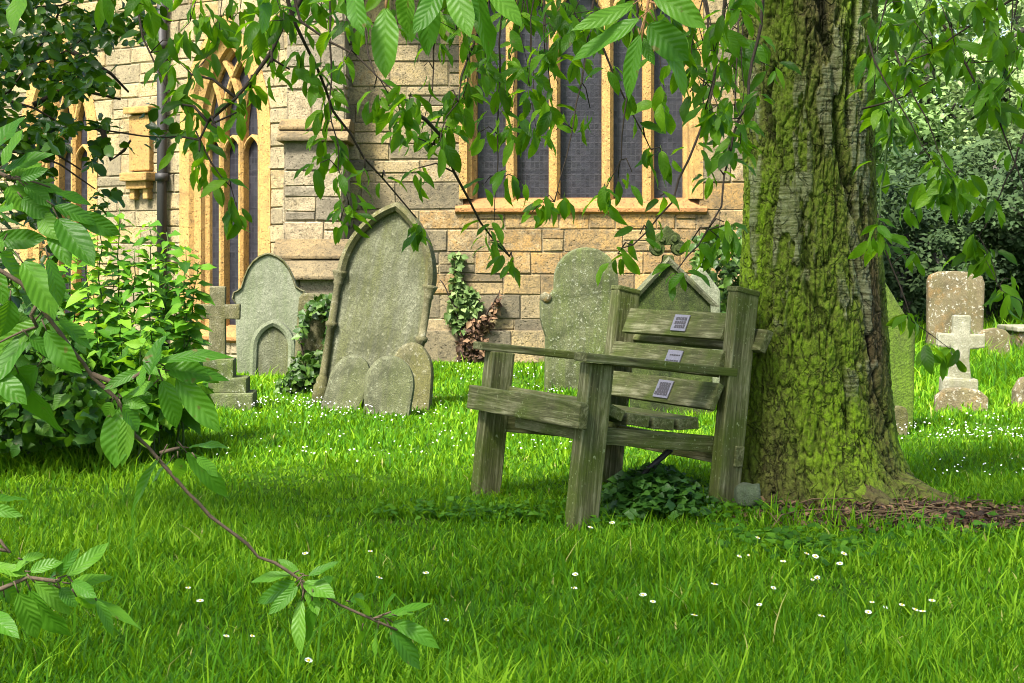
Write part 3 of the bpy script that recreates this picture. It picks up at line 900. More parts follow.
fi.prism([(-.03, 1.22), (.03, 1.22), (.05, 1.31), (.0, 1.36), (-.05, 1.31)], -.045, .045)
fi.build('finial', M['headstone_dark'], h, bevel=.012, rough=.003)

# pale gabled stone glimpsed behind
h = stone('headstone', 700, 404, 'pale grey gable-topped stone glimpsed between the bench back and the tree', lean=0, d=13.4)
slab([(.155, -.1), (.155, .85), (.03, 1.02), (.0, 1.035)], .12, M['headstone_pale'], h, bevel=.02)

# green slab beside the trunk
h = stone('headstone', 866, 430, 'green mossy gabled slab leaning out from behind the tree trunk', lean=-2.5, yaw=-10, d=11.0)
slab([(.29, -.1), (.335, .62), (.055, 1.14), (.0, 1.18)], .12, M['headstone_green'], h, bevel=.016)
h = stone('boundary_stone', 897, 428, 'stubby brown weathered stone at the foot of the green slab', 'stone', lean=3, d=10.7)
slab([(.055, -.05), (.06, .12), (.045, .17), (0, .185)], .09, M['headstone_olive'], h, bevel=.02, rough=.01)

# far lichened headstone
h = stone('headstone', 954, 353, 'squat brown headstone crusted with white lichen under dark trees', lean=1, d=20)
slab([(.32, -.1), (.335, .85), (.31, .93), (.2, .975), (0, .99)], .14, M['headstone_brown'], h, bevel=.03, rough=.01)
# white cross
h = stone('grave_cross', 958, 410, 'small white stone cross on a stepped plinth in sunlit grass', 'cross', lean=2, yaw=-6, d=12.5)
mb = MB()
mb.prism([(-.085, .20), (.085, .20), (.062, .36), (.062, .445), (.17, .455), (.17, .555), (.062, .55), (.062, .69), (-.062, .69), (-.062, .55), (-.17, .555), (-.17, .455), (-.062, .445), (-.062, .36)], -.055, .055)
mb.build('cross', M['headstone_white'], h, bevel=.012, rough=.006)
MB().box((0, .02, .17), (.13, .1, .06)).build('step', M['headstone_white'], h, bevel=.02, rough=.01)
slab([(.185, -.06), (.19, .10), (.12, .155), (0, .17)], .10, M['headstone_brown'], h, 'kerb_slab', y=-.14, bevel=.02, rough=.01)
h = stone('headstone', 994, 356, 'low round-topped grey stone in long grass right of the brown headstone', lean=-1, d=19)
slab([(.17, -.1), (.175, .26), (.12, .32), (0, .345)], .12, M['headstone_brown'], h, bevel=.025, rough=.01)
h = stone('chest_tomb', 1032, 350, 'long low stone tomb at the right edge below dark trees', 'tomb', d=21)
MB().box((0, 0, .09), (.28, .4, .15)).build('chest', M['headstone_brown'], h, bevel=.02, rough=.01)
MB().box((0, 0, .265), (.31, .44, .03)).build('ledger_slab', M['headstone_white'], h, bevel=.015, rough=.008)
h = stone('grave_marker', 1024, 405, 'rough brown stone stump at the right edge of the sunny lawn', 'stone', lean=6, d=13)
slab([(.085, -.05), (.09, .10), (.05, .20), (0, .22)], .14, M['headstone_brown'], h, bevel=.03, rough=.015)
# rock by the bench
def rock(px, py, d, r, label, mat):
    p = P(px, py, d)
    bm = bmesh.new(); bmesh.ops.create_icosphere(bm, subdivisions=4, radius=1)
    co = np.array([v.co[:] for v in bm.verts]); n = fbm(co * 1.3 + px, 4)
    for v, q in zip(bm.verts, n):
        c = v.co.copy()
        c = Vector([max(-.72, min(.72, t)) for t in c]) if True else c
        v.co = Vector((c.x * r[0], c.y * r[1], c.z * r[2])) * (1.2 + .25 * float(q))
    me = bpy.data.meshes.new('rock'); bm.to_mesh(me); bm.free()
    for f in me.polygons: f.use_smooth = True
    o = bpy.data.objects.new('rock', me); COL.objects.link(o); me.materials.append(mat); o.location = p
    tag(o, label, 'rock')
rock(747, 495, 7.12, (.055, .05, .05), 'grey green rock wedged between the bench post and the trunk', M['rock'])
rock(690, 493, 7.9, (.06, .06, .04), 'small pale rock in the weeds beneath the bench seat', M['rock'])

# ================================================================== BENCH
bench = empty('garden_bench', (0, 0, 0))
tag(bench, 'weathered green-grey wooden bench tilting back towards the tree trunk', 'bench')
ux = Vector((.90, .436, 0)).normalized()      # front -> back
uy = Vector((-ux.y, ux.x, 0))                  # along the seat, away from the camera
O = Vector(((571 - 512) * 6.96 / F, 6.96, 0))  # near front foot
bm_ = Matrix((( ux.x, uy.x, 0, O.x), (ux.y, uy.y, 0, O.y), (0, 0, 1, gz(O.x, O.y) - .0), (0, 0, 0, 1)))
tilt = Matrix.Rotation(R(6.6), 4, 'Y')
bench.matrix_world = bm_ @ tilt
LEN, DEP = 1.0, .68
def bar(name, c, h, rot=None, bevel=.006, parent=None):
    mb = MB(); mb.cur = random.random()
    m = Matrix.Translation(c) @ (rot.to_4x4() if rot else Matrix.Identity(4))
    mb.box((0, 0, 0), h)
    ax = max(range(3), key=lambda i: h[i])
    o = mb.build(name, M['wood'][ax], parent or bench, bevel=bevel, rough=.0)
    bmx = bmesh.new(); bmx.from_mesh(o.data)
    bmesh.ops.subdivide_edges(bmx, edges=[e for e in bmx.edges if e.calc_length() > .12], cuts=6, use_grid_fill=True)
    co = np.array([v.co[:] for v in bmx.verts]); sd = random.random() * 30
    n1 = fbm(co * 7 + sd, 2)
    for v, q in zip(bmx.verts, n1): v.co += v.co.normalized() * float(q) * .004
    bmx.to_mesh(o.data); bmx.free()
    if parent: o.matrix_local = m
    else: o.matrix_local = m
    return o
E = lambda x, y, z: Euler((R(x), R(y), R(z))).to_matrix()
bar('front_leg', (.06, .03, .30), (.06, .040, .395))
bar('front_leg', (.06, LEN - .03, .30), (.06, .040, .395))
rp = bar('back_post', (DEP + .03, -.02, .49), (.056, .038, .57))
rp2 = bar('back_post', (DEP + .03, LEN + .0, .48), (.06, .04, .57))
for p_, y_ in ((rp, -.02), (rp2, LEN)):
    bar('post_cap', (0, 0, p_.dimensions.z / 2 + .004), (.060, .044, .012), E(0, 6, 0), parent=p_)
bar('armrest', (.325, -.005, .715), (.37, .055, .0185), E(0, 0, 0))
bar('armrest', (.325, LEN + .0, .715), (.37, .055, .0185), E(0, 0, 0))
bar('front_rail', (-.022, LEN / 2 + .0, .475), (.022, LEN / 2 + .05, .055))
bar('seat_support', (.02, LEN / 2 - .16, .40), (.02, LEN / 2 - .22, .028))
bar('side_rail', (.38, .05, .398), (.30, .022, .036))
bar('side_rail', (.38, LEN - .045, .375), (.30, .022, .045))
bar('back_rail', (DEP + .06, LEN / 2, .36), (.022, LEN / 2 + .07, .045))
bar('top_rail', (DEP + .105, LEN / 2 - .02, .86), (.018, LEN / 2 + .10, .05), E(0, 20, 0))
# seat boards: a shallow dish, ends towards the camera
for i, (x, z, a) in enumerate(((.150, .503, 20), (.275, .474, 3), (.397, .468, 0), (.519, .478, -8))):
    bar('seat_slat', (x, LEN / 2 + .0, z), (.053, LEN / 2 - .012, .024), E(0, a, 0), bevel=.005)
# back boards, reclined
slats = []
for i, (x, z, a, hz, y0) in enumerate(((.605, .603, 19, .060, -.055), (.640, .745, 17, .058, -.01), (.668, .905, 16, .060, .015))):
    y1 = LEN - (.03, .06, .13)[i]
    s_ = bar('back_slat', (x, (y0 + y1) / 2, z), (.014, (y1 - y0) / 2, hz), E(0, a, 0), bevel=.004)
    slats.append(s_)
for i, (s_, yy, hh) in enumerate(zip(slats, (-.10, -.11, -.07), (.05, .044, .046))):
    pq = MB().box((0, 0, 0), (.003, .062, hh * .84)).build('plaque', M['plaque'], s_, bevel=.0015)
    pq.matrix_local = Matrix.Translation((-.0185, yy, 0))
    ins = MB(); rows_ = (4, 2, 3)[i]
    rr = random.Random(i)
    for k in range(rows_):
        z = hh * .84 * (.72 - 1.44 * (k + .5) / rows_)
        y = -.05
        while y < .036:
            w_ = rr.uniform(.006, .02)
            ins.box((0, y + w_ / 2, z), (.0012, w_ / 2, hh * (.16 if i != 1 else .07))); y += w_ + .005
    io = ins.build('inscription', M['plaque_ink'], pq)
    io.matrix_local = Matrix.Translation((-.0034, 0, 0))
br = MB(); br.tube([(.50, .10, .36), (.40, .22, .20), (.33, .30, .10)], [.013, .012, .011], 8)
br.build('stay', M['iron'], bench, smooth=True)
# ================================================================== CHERRY TREE
TX, TY = 1.36, 7.6
tree = empty('cherry_tree', (TX, TY, 0))
tag(tree, 'old cherry tree with thick mossy fissured trunk and leafy hanging branches', 'tree')

def trunk():
    tab = [(-140, 752, 880), (-60, 750, 876), (0, 749, 873), (100, 751, 869), (200, 752, 870), (300, 748, 879), (400, 743, 887), (440, 740, 893), (470, 736, 906), (490, 732, 920), (510, 724, 942), (540, 710, 965)]
    zt = np.array([CZ + (HZ - t[0]) * TY / F for t in tab])[::-1]
    lt = np.array([(t[1] - 512) * TY / F for t in tab])[::-1]; rt = np.array([(t[2] - 512) * TY / F for t in tab])[::-1]
    nth, nz = 620, 720
    z = np.concatenate([np.linspace(-.14, 3.0, nz)])
    L = np.interp(z, zt, lt); Rr = np.interp(z, zt, rt)
    k = np.array([1, 4, 6, 4, 1]) / 16
    for _ in range(60):
        L = np.concatenate([L[:2], np.convolve(L, k, 'valid'), L[-2:]]); Rr = np.concatenate([Rr[:2], np.convolve(Rr, k, 'valid'), Rr[-2:]])
    cx = (L + Rr) / 2 - .010 * sstep(.3, .9, z); rx = (Rr - L) / 2 + .018 + .014 * sstep(.3, .9, z)
    th = np.linspace(0, 2 * np.pi, nth, endpoint=False)
    TH, ZZ = np.meshgrid(th, z)
    c, s = np.cos(TH), np.sin(TH)
    RX = np.repeat(rx[:, None], nth, 1); CX = np.repeat(cx[:, None], nth, 1)
    low = sstep(.62, -.05, ZZ)
    lobes = low ** 1.6 * (.07 * np.cos(3 * (TH - 5.2)) + .05 * np.cos(5 * TH + 1) + .03 * np.cos(9 * TH))
    base = RX * (1 + lobes * .8)
    big = fbm(np.stack([c.ravel() * 1.3, s.ravel() * 1.3, ZZ.ravel() * .9], 1), 2).reshape(TH.shape)
    base = base + .016 * big * (1 - .5 * low)
    # bark
    q = np.stack([c.ravel() * 2.0, s.ravel() * 2.0, ZZ.ravel()], 1)
    wp = fbm(q * np.array([2.2, 2.2, 2.6]), 3)
    wp2 = fbm(q * np.array([2.2, 2.2, 2.6]) + 40, 3)
    a = q * np.array([4.0, 4.0, 4.8]); a[:, 0] += 1.1 * wp; a[:, 1] += 1.1 * wp2; a[:, 2] += .8 * wp
    r1 = 1 - np.abs(fbm(a, 2)) * 2.6
    b = q * np.array([9, 9, 12]); b[:, 0] += 1.8 * wp2; b[:, 1] += 1.8 * wp; b[:, 2] += 1.4 * wp2
    r2 = 1 - np.abs(fbm(b, 3)) * 2.4
    fis = np.clip(np.maximum(r1, .0), 0, 1) ** 3.0; fis2 = np.clip(r2, 0, 1) ** 2.6
    fine = fbm(q * np.array([17, 17, 62]), 4)
    pm = fbm(np.stack([c.ravel() * 2.5 + 3, s.ravel() * 2.5, ZZ.ravel() * 1.15], 1) + .22 * np.stack([wp, wp2, wp], 1), 4)
    plate = sstep(.24, .32, pm) * sstep(.25, .75, ZZ.ravel())
    # two long pale strips of smooth bark towards the camera
    ang = TH.ravel(); zz = ZZ.ravel()
    def strip(a0, sl, w, z0, z1, amp=.25):
        d = (ang - (a0 + sl * (zz - 1.2) + amp * .45 * wp))
        return sstep(w, w * .72, np.abs(d)) * sstep(z0, z0 + .12, zz) * sstep(z1, z1 - .12, zz)
    st = np.maximum.reduce([strip(4.38, .16, .20, .95, 1.95, .5), strip(4.16, .1, .13, .75, 1.52), strip(5.45, .02, .20, .55, 3.2, .4), strip(4.70, .30, .15, 1.35, 2.2, .5), strip(3.62, .05, .17, .9, 2.0), strip(4.95, -.15, .10, .45, 1.1)])
    holes = sstep(.1, -.05, fbm(q * np.array([4, 4, 7]) + 7, 4) - .03)
    plate = np.clip(np.maximum(plate * .9, st) * holes, 0, 1)
    lent = fbm(q * np.array([5, 5, 60]) + 3, 3)
    disp = -.020 * fis * (1 - .7 * plate) - .011 * fis2 * (1 - .8 * plate) + .007 * fine * (1 - .6 * plate) + .007 * plate + .0012 * lent * plate
    # old pruning cleft and two deep splits
    def groove(pts, w, dep):
        zs_ = np.array([p[1] for p in pts]); as_ = np.array([p[0] for p in pts])
        o = np.argsort(zs_); aa = np.interp(zz, zs_[o], as_[o])
        m = sstep(zs_.min(), zs_.min() + .06, zz) * sstep(zs_.max(), zs_.max() - .06, zz)
        return dep * np.exp(-((ang - aa - .06 * wp) / w) ** 2) * m
    def A(px): return np.pi + np.arccos(np.clip((813 - px) / 61, -1, 1))
    def Z(py): return CZ + (HZ - py) * TY / F
    disp = disp - groove([(A(774), Z(62)), (A(767), Z(100)), (A(770), Z(130)), (A(772), Z(152))], .055, .030)
    disp = disp - groove([(A(812), Z(-40)), (A(816), Z(40)), (A(826), Z(75)), (A(828), Z(110)), (A(836), Z(170)), (A(846), Z(225))], .06, .030)
    disp = disp - groove([(A(843), Z(-60)), (A(845), Z(40)), (A(841), Z(80)), (A(842), Z(140))], .05, .026)
    disp = disp - groove([(A(795), Z(210)), (A(800), Z(290)), (A(822), Z(340)), (A(830), Z(395)), (A(826), Z(430))], .05, .022)
    disp = disp - groove([(A(838), Z(235)), (A(850), Z(300)), (A(855), Z(390)), (A(866), Z(440))], .05, .024)
    # swollen lip round the cleft
    disp = disp + .018 * np.exp(-(((ang - A(783)) / .16) ** 2 + ((zz - Z(110)) / .22) ** 2))
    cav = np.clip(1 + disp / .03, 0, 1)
    ms = fbm(np.stack([c.ravel() * 1.6, s.ravel() * 1.6, zz * .9], 1) + 11, 3)
    moss = .44 + .9 * ms + .42 * np.exp(-((ang - 4.72 - .12 * (1.2 - zz)) / .42) ** 2) * sstep(2.0, 1.2, zz) + .30 * np.exp(-((ang - 3.5) / .5) ** 2) * sstep(1.5, .9, zz) - .15 * sstep(1.4, 2.1, zz)
    moss = np.clip(moss * (.45 + .55 * sstep(.0, .3, zz)), 0, 1) * (1 - .72 * plate) * (.45 + .55 * sstep(.2, .7, cav))
    rr = base.ravel() + disp
    # long surface root running off to the right
    V = np.stack([CX.ravel() + rr * c.ravel(), TY + rr * s.ravel(), zz], 1)
    V -= np.array([TX, TY, 0])
    i, j = np.meshgrid(np.arange(nz - 1), np.arange(nth), indexing='ij')
    Q = np.stack([i * nth + j, i * nth + (j + 1) % nth, (i + 1) * nth + (j + 1) % nth, (i + 1) * nth + j], -1).reshape(-1, 4)
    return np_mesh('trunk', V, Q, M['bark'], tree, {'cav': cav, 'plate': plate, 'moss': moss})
trunk()

def bark_tube(name, pts, rad, seed, moss=.25, nth=72, per=60):
    """a limb or root: smooth centre line with fissured bark"""
    pts = np.array([[p[0] - TX, p[1] - TY, p[2]] for p in pts]); rad = np.array(rad)
    t = np.linspace(0, 1, len(pts)); n = per * (len(pts) - 1)
    tt = np.linspace(0, 1, n)
    C = np.stack([np.interp(tt, t, pts[:, k]) for k in range(3)], 1); r = np.interp(tt, t, rad)
    k = np.ones(31) / 31
    Cp = np.concatenate([np.repeat(C[:1], 15, 0), C, np.repeat(C[-1:], 15, 0)])
    C = np.stack([np.convolve(Cp[:, m], k, 'valid') for m in range(3)], 1)
    T = norm(np.gradient(C, axis=0)); up = np.array([.2, .1, 1.0])
    a = np.cross(T, up[None]); a = norm(a); b = np.cross(T, a)
    th = np.linspace(0, 2 * np.pi, nth, endpoint=False)
    dirs = a[:, None] * np.cos(th)[None, :, None] + b[:, None] * np.sin(th)[None, :, None]
    Sv = np.concatenate([[0], np.cumsum(np.linalg.norm(np.diff(C, axis=0), axis=1))])
    q = np.stack([np.broadcast_to(np.cos(th) * 2, (n, nth)).ravel(), np.broadcast_to(np.sin(th) * 2, (n, nth)).ravel(), np.repeat(Sv, nth)], 1) + seed
    f = fbm(q * np.array([5, 5, 6]), 3); f2 = fbm(q * np.array([14, 14, 14]), 3)
    rr = r[:, None] * (1 + .12 * f.reshape(n, nth) + .07 * f2.reshape(n, nth))
    V = (C[:, None] + dirs * rr[..., None]).reshape(-1, 3)
    i, j = np.meshgrid(np.arange(n - 1), np.arange(nth), indexing='ij')
    Q = np.stack([i * nth + j, i * nth + (j + 1) % nth, (i + 1) * nth + (j + 1) % nth, (i + 1) * nth + j], -1).reshape(-1, 4)
    return np_mesh(name, V, Q, M['bark'], tree, {'cav': np.clip(.6 + .5 * f2, 0, 1), 'plate': sstep(.25, .4, f) * .4 * (moss > .2), 'moss': np.clip(moss + .5 * f, 0, 1)})
bark_tube('root', [(1.60, 7.44, .10), (1.78, 7.30, .045), (1.96, 7.22, .012), (2.14, 7.16, -.012), (2.40, 7.1, -.06)], [.12, .08, .05, .035, .02], 3, .18)
bark_tube('root', [(1.45, 7.30, .08), (1.58, 7.12, .03), (1.72, 7.02, -.01), (1.9, 6.93, -.05)], [.11, .06, .035, .02], 9, .0)
LIMBS = [
    ([(1.30, 7.6, 2.8), (1.0, 7.2, 3.3), (.3, 6.2, 3.9), (-.6, 5.0, 4.4), (-1.3, 4.0, 4.6)], [.2, .15, .11, .075, .03]),
    ([(1.42, 7.6, 2.8), (1.7, 7.0, 3.4), (2.2, 5.9, 4.0), (2.6, 4.8, 4.5)], [.19, .14, .1, .03]),
    ([(1.38, 7.65, 2.8), (1.3, 7.6, 3.8), (1.1, 7.4, 5.2), (.9, 7.2, 7.2)], [.24, .18, .12, .03]),
    ([(1.30, 7.65, 2.8), (.8, 7.9, 3.5), (-.2, 8.1, 4.4), (-1.6, 7.8, 5.0)], [.18, .13, .09, .03]),
    ([(1.46, 7.7, 2.8), (2.1, 8.1, 3.5), (3.0, 8.5, 4.3), (4.0, 8.4, 4.8)], [.18, .13, .08, .03]),
    ([(.75, 6.85, 3.5), (-.1, 5.6, 3.7), (-1.1, 5.2, 3.6), (-2.0, 5.4, 3.3)], [.09, .065, .045, .02]),
    ([(1.9, 6.6, 3.6), (1.2, 5.2, 3.6), (.4, 4.1, 3.4), (-.3, 3.2, 3.0)], [.09, .06, .04, .018]),
]
for i, (p, r) in enumerate(LIMBS): bark_tube('limb', p, r, 20 + i * 7)

def shade_crown():  # unseen leaf clusters above the frame, massed and shaped to shade the foreground
    rng = np.random.default_rng(78)
    B = []
    cl = []
    while len(cl) < 1000:
        p = rng.uniform(-1, 1, 3)
        if np.linalg.norm(p) > 1 or np.linalg.norm(p) < .35: continue
        c = np.array([-.6 + p[0] * 5.2, 3.3 + p[1] * 4.0, 5.2 + p[2] * 2.5])
        top = CZ + (HZ + 26) * c[1] / F
        if c[2] < max(3.0, top + .2): continue
        if c[1] + .566 * c[2] > 8.7: continue  # drops clusters whose shadow would reach the far lawn
        if c[1] < 2.2 and c[2] < 3.4: continue
        cl.append(c)
    cl = np.array(cl)
    B = np.repeat(cl, 26, 0) + rng.normal(0, .20, (len(cl) * 26, 3))
    n = len(B)
    dr = rand_dirs(rng, n, (-.2, 1.1)); nr = rng.normal(0, .5, (n, 3)) + np.array([0, 0, 1.0])
    B -= np.array([TX, TY, 0])
    return leaf_mesh('crown', B, dr, nr, .085 + .05 * rng.random(n), .045 + .02 * rng.random(n), M['cherry_leaf'], tree, 'low', 2, seed=5)
shade_crown()

# ---------------------------------------------------------------- hanging branches
rngS = np.random.default_rng(31)
def resample(pts, step=.05):
    out = [pts[0]]
    for a, b in zip(pts[:-1], pts[1:]):
        n = max(1, int((b - a).length / step))
        for k in range(1, n + 1): out.append(a.lerp(b, k / n))
    return out

def hang(path, clusters, d0, d1, lpx=29, rad=.006, mat='twig', along=0, name='branch', parent=tree, leafmat='cherry_leaf', off=(TX, TY, 0), seed=None, stray=.25, droop=(.1, 1.35)):
    """path: picture-plane trace of one twig given real depths d0..d1; clusters: (px, py, n) leaf whorls near it"""
    rng = np.random.default_rng(int(rngS.integers(1e9)) if seed is None else seed)
    rad *= .72
    n = len(path); w = np.linspace(0, 1, n)
    pts = [P(px, py, d0 + (d1 - d0) * t) for (px, py), t in zip(path, w)]
    O_ = Vector(off)
    mb = MB()
    fine = resample(pts, .06)
    fine = [p + Vector(rng.normal(0, .004, 3)) for p in fine]
    m = len(fine)
    mb.tube([p - O_ for p in fine], [rad * (1 - .72 * i / max(1, m - 1)) for i in range(m)], 6)
    B = []; D = []; Nn = []; Ls = []
    def whorl(c, k, dd):
        a0 = rng.random() * 6.28
        for i in range(k):
            a = a0 + i * 2.399 + rng.normal(0, .3)
            e = -(droop[0] + (droop[1] - droop[0]) * rng.random())
            v = Vector((math.cos(a) * math.cos(e), .55 * math.sin(a) * math.cos(e), math.sin(e))).normalized()
            B.append(c + Vector(rng.normal(0, .012, 3)) + v * .012); D.append(v)
            nn = Vector((rng.normal(0, .45), -.45 + rng.normal(0, .4), .75))
            Nn.append(nn); Ls.append(lpx * dd / F * rng.uniform(.55, 1.2))
    for cx, cy, k in clusters:
        # nearest depth along the twig
        best = min(range(n), key=lambda i: (path[i][0] - cx) ** 2 + (path[i][1] - cy) ** 2)
        dd = d0 + (d1 - d0) * w[best]
        dq = math.hypot(path[best][0] - cx, path[best][1] - cy)
        c = P(cx, cy, dd + rng.normal(0, .05))
        q = min(fine, key=lambda p: (p - c).length)
        if (q - c).length > .03:
            mid = q.lerp(c, .5) + Vector((0, 0, .02))
            mb.tube([q - O_, mid - O_, c - O_], [rad * .45, rad * .38, rad * .3], 5)
        g = max(1, int(round(k / 5)))
        for s in range(g):
            kk = k // g + (1 if s < k % g else 0)
            cc = c + (Vector((rng.normal(0, .045), rng.normal(0, .05), rng.normal(0, .045))) if g > 1 else Vector())
            if g > 1: mb.tube([q.lerp(c, .6) - O_, cc - O_], [rad * .35, rad * .25], 4)
            whorl(cc, kk, dd)
    for i in range(along):
        f = rng.integers(int(m * .15), m)
        whorl(fine[f], 2, d0 + (d1 - d0) * f / m)
    whorl(fine[-1], 3, d1)
    o = mb.build(name, M[mat], parent, smooth=True, angle=180)
    k = len(B)
    Ls = np.array(Ls)
    B = np.array([b - O_ for b in B])
    leaf_mesh('foliage', B, D, Nn, Ls, Ls * (.29 + .12 * rng.random(k)), M[leafmat], o, 'cherry', 4, curl=.36, fold=.34, seed=int(rng.integers(1e6)), rnd=rng.random(k) ** 1.25)
    return o

def H(path, clusters, d0, d1, **k):
    out = []
    for x, y, n in clusters:
        f = 1.0
        if 455 < x < 700 and y > 34: f = .54
        elif 280 < x <= 455 and y > 60: f = .82
        elif x > 860: f = .95
        out.append((x, y, max(2, int(round(n * f)))))
    return hang(path, out, d0, d1, **k)
H([(330, -60), (298, 3), (284, 30), (272, 52), (255, 75), (235, 95), (209, 121), (200, 140)], [(272, 62, 8), (250, 88, 7), (200, 140, 15), (215, 125, 8), (180, 104, 5), (190, 74, 5), (228, 100, 6), (262, 30, 6)], 5.2, 5.0, rad=.016)
H([(200, 138), (211, 160), (220, 175), (231, 190), (237, 206)], [(213, 176, 5), (203, 165, 3), (228, 185, 3), (237, 212, 7)], 5.0, 4.95, rad=.005)
H([(130, -40), (140, 20), (150, 52), (165, 85), (180, 102), (190, 116)], [(182, 90, 7), (170, 62, 6), (176, 40, 7), (194, 112, 6), (150, 30, 6), (205, 60, 8)], 5.4, 5.1, rad=.007)
H([(270, -60), (296, 25), (305, 45), (317, 67), (334, 112), (366, 158), (401, 197), (415, 219)], [(332, 88, 8), (327, 112, 8), (312, 78, 6), (365, 168, 4), (385, 176, 3), (417, 226, 8), (300, 50, 6)], 5.0, 5.4, rad=.010)
H([(331, -50), (331, 40), (332, 123), (341, 168), (348, 207)], [(325, 132, 9), (337, 150, 8), (338, 173, 6), (347, 207, 9), (320, 163, 7), (331, 60, 6), (350, 190, 5), (340, 222, 5)], 5.1, 5.0, rad=.006)
H([(285, -40), (303, 21), (330, 42), (355, 56), (380, 81), (394, 105)], [(387, 108, 14), (374, 88, 6), (402, 120, 5), (345, 60, 5)], 4.6, 4.5, rad=.007)
H([(355, -40), (362, 21), (370, 55), (376, 74), (397, 95), (408, 104)], [(412, 97, 9), (400, 88, 5), (362, 22, 6)], 4.7, 4.4, rad=.006)
H([(436, -40), (434, 49), (433, 91), (424, 130)], [(424, 66, 3), (436, 40, 5)], 5.0, 4.9, rad=.006)
H([(418, 112), (425, 119), (443, 140), (454, 172), (469, 200), (480, 221), (495, 242), (511, 257)], [(430, 150, 13), (440, 142, 9), (418, 168, 6), (490, 240, 9), (513, 262, 7), (450, 128, 6), (482, 224, 5)], 4.8, 5.2, rad=.009)
H([(485, -50), (480, 25), (461, 77), (457, 102), (440, 133)], [(470, 62, 7), (452, 108, 6), (448, 92, 7), (480, 40, 8)], 5.2, 4.9, rad=.008)
H([(520, -50), (500, 20), (498, 106), (498, 161), (495, 219)], [(485, 183, 6), (507, 172, 9), (495, 112, 10), (500, 85, 10), (480, 132, 6), (520, 180, 4)], 5.3, 5.1, rad=.006)
H([(600, -50), (585, 58), (578, 103), (566, 155), (553, 200)], [(543, 203, 13), (560, 195, 9), (579, 110, 4), (590, 108, 3), (556, 130, 5), (532, 212, 5)], 4.9, 4.6, rad=.006)
H([(640, -40), (630, 64), (627, 110), (620, 161), (604, 193)], [(606, 190, 9), (618, 178, 5), (632, 172, 4), (628, 90, 4)], 4.7, 4.6, rad=.006)
H([(560, -50), (580, 20), (601, 48), (618, 80), (630, 106), (646, 135), (653, 151)], [(655, 145, 9), (668, 158, 5), (640, 122, 5), (612, 70, 7)], 5.0, 5.1, rad=.008)
H([(730, -40), (712, 90), (698, 138), (678, 180), (672, 200), (649, 230), (632, 244), (622, 250)], [(618, 254, 9), (640, 234, 6), (655, 215, 3), (695, 145, 6), (660, 196, 5)], 5.2, 4.9, rad=.009)
H([(770, -30), (752, 60), (749, 103), (733, 135), (723, 193), (720, 205), (709, 227), (686, 257), (676, 267)], [(673, 268, 10), (692, 240, 8), (710, 230, 9), (724, 222, 6), (728, 150, 5), (738, 118, 9), (712, 172, 6)], 5.6, 5.0, rad=.009)
H([(700, -50), (708, 40), (704, 90), (703, 112)], [(704, 114, 16), (690, 92, 7), (715, 84, 9), (700, 45, 9), (718, 120, 6)], 4.9, 4.7, rad=.008)
H([(745, -40), (738, 30), (735, 90), (742, 125)], [(736, 98, 11), (738, 52, 11), (728, 72, 9), (745, 20, 10), (742, 130, 6), (716, 28, 9)], 5.9, 5.6, rad=.007)
H([(935, -40), (929, 0), (912, 50), (895, 81), (889, 135), (880, 188), (879, 225)], [(882, 110, 7), (886, 62, 10), (892, 132, 7), (880, 160, 4), (907, 190, 8), (884, 232, 8), (893, 25, 7)], 6.6, 6.3, rad=.015, mat='green_twig')
H([(868, 35), (875, 61), (885, 82), (899, 104), (922, 145), (936, 168)], [(931, 152, 6), (905, 108, 5), (918, 130, 4), (940, 175, 5)], 6.4, 6.2, rad=.006)
H([(896, 50), (906, 84), (926, 118), (946, 165), (953, 178)], [(953, 184, 13), (935, 188, 5), (966, 176, 6)], 6.2, 6.0, rad=.006)
H([(940, 20), (966, 64), (986, 98), (1007, 141), (1023, 185), (1035, 230)], [(992, 92, 15), (975, 62, 9), (985, 110, 7), (1012, 150, 3)], 6.1, 6.0, rad=.008)
H([(1060, -30), (1010, 0), (973, 24), (932, 50), (905, 62)], [(950, 22, 11), (930, 38, 9), (975, 26, 9), (905, 65, 7), (1000, 30, 6)], 6.0, 5.9, rad=.009)
H([(1020, -40), (1017, 7), (1013, 34), (1020, 50)], [(1003, 60, 9), (1018, 78, 10), (1000, 85, 7), (1020, 30, 7)], 5.7, 5.6, rad=.006)
H([(1030, 120), (1007, 180), (985, 225), (979, 236), (993, 264), (998, 286)], [(968, 250, 10), (1002, 291, 10), (986, 212, 8), (975, 236, 6), (1012, 280, 4)], 6.3, 6.1, rad=.006)
H([(879, 215), (880, 226), (898, 285), (912, 320), (950, 349)], [(886, 240, 6), (913, 254, 4), (905, 312, 6), (925, 343, 6), (950, 350, 4)], 6.6, 6.5, rad=.006)
H([(890, -30), (884, 10), (878, 40), (876, 78)], [(884, 15, 9), (878, 50, 9), (874, 92, 6), (895, 5, 8)], 6.9, 6.7, rad=.007)
H([(860, 110), (905, 96), (935, 78), (966, 52)], [(905, 70, 6), (935, 66, 8), (895, 120, 6), (960, 60, 7)], 6.6, 6.3, rad=.006)
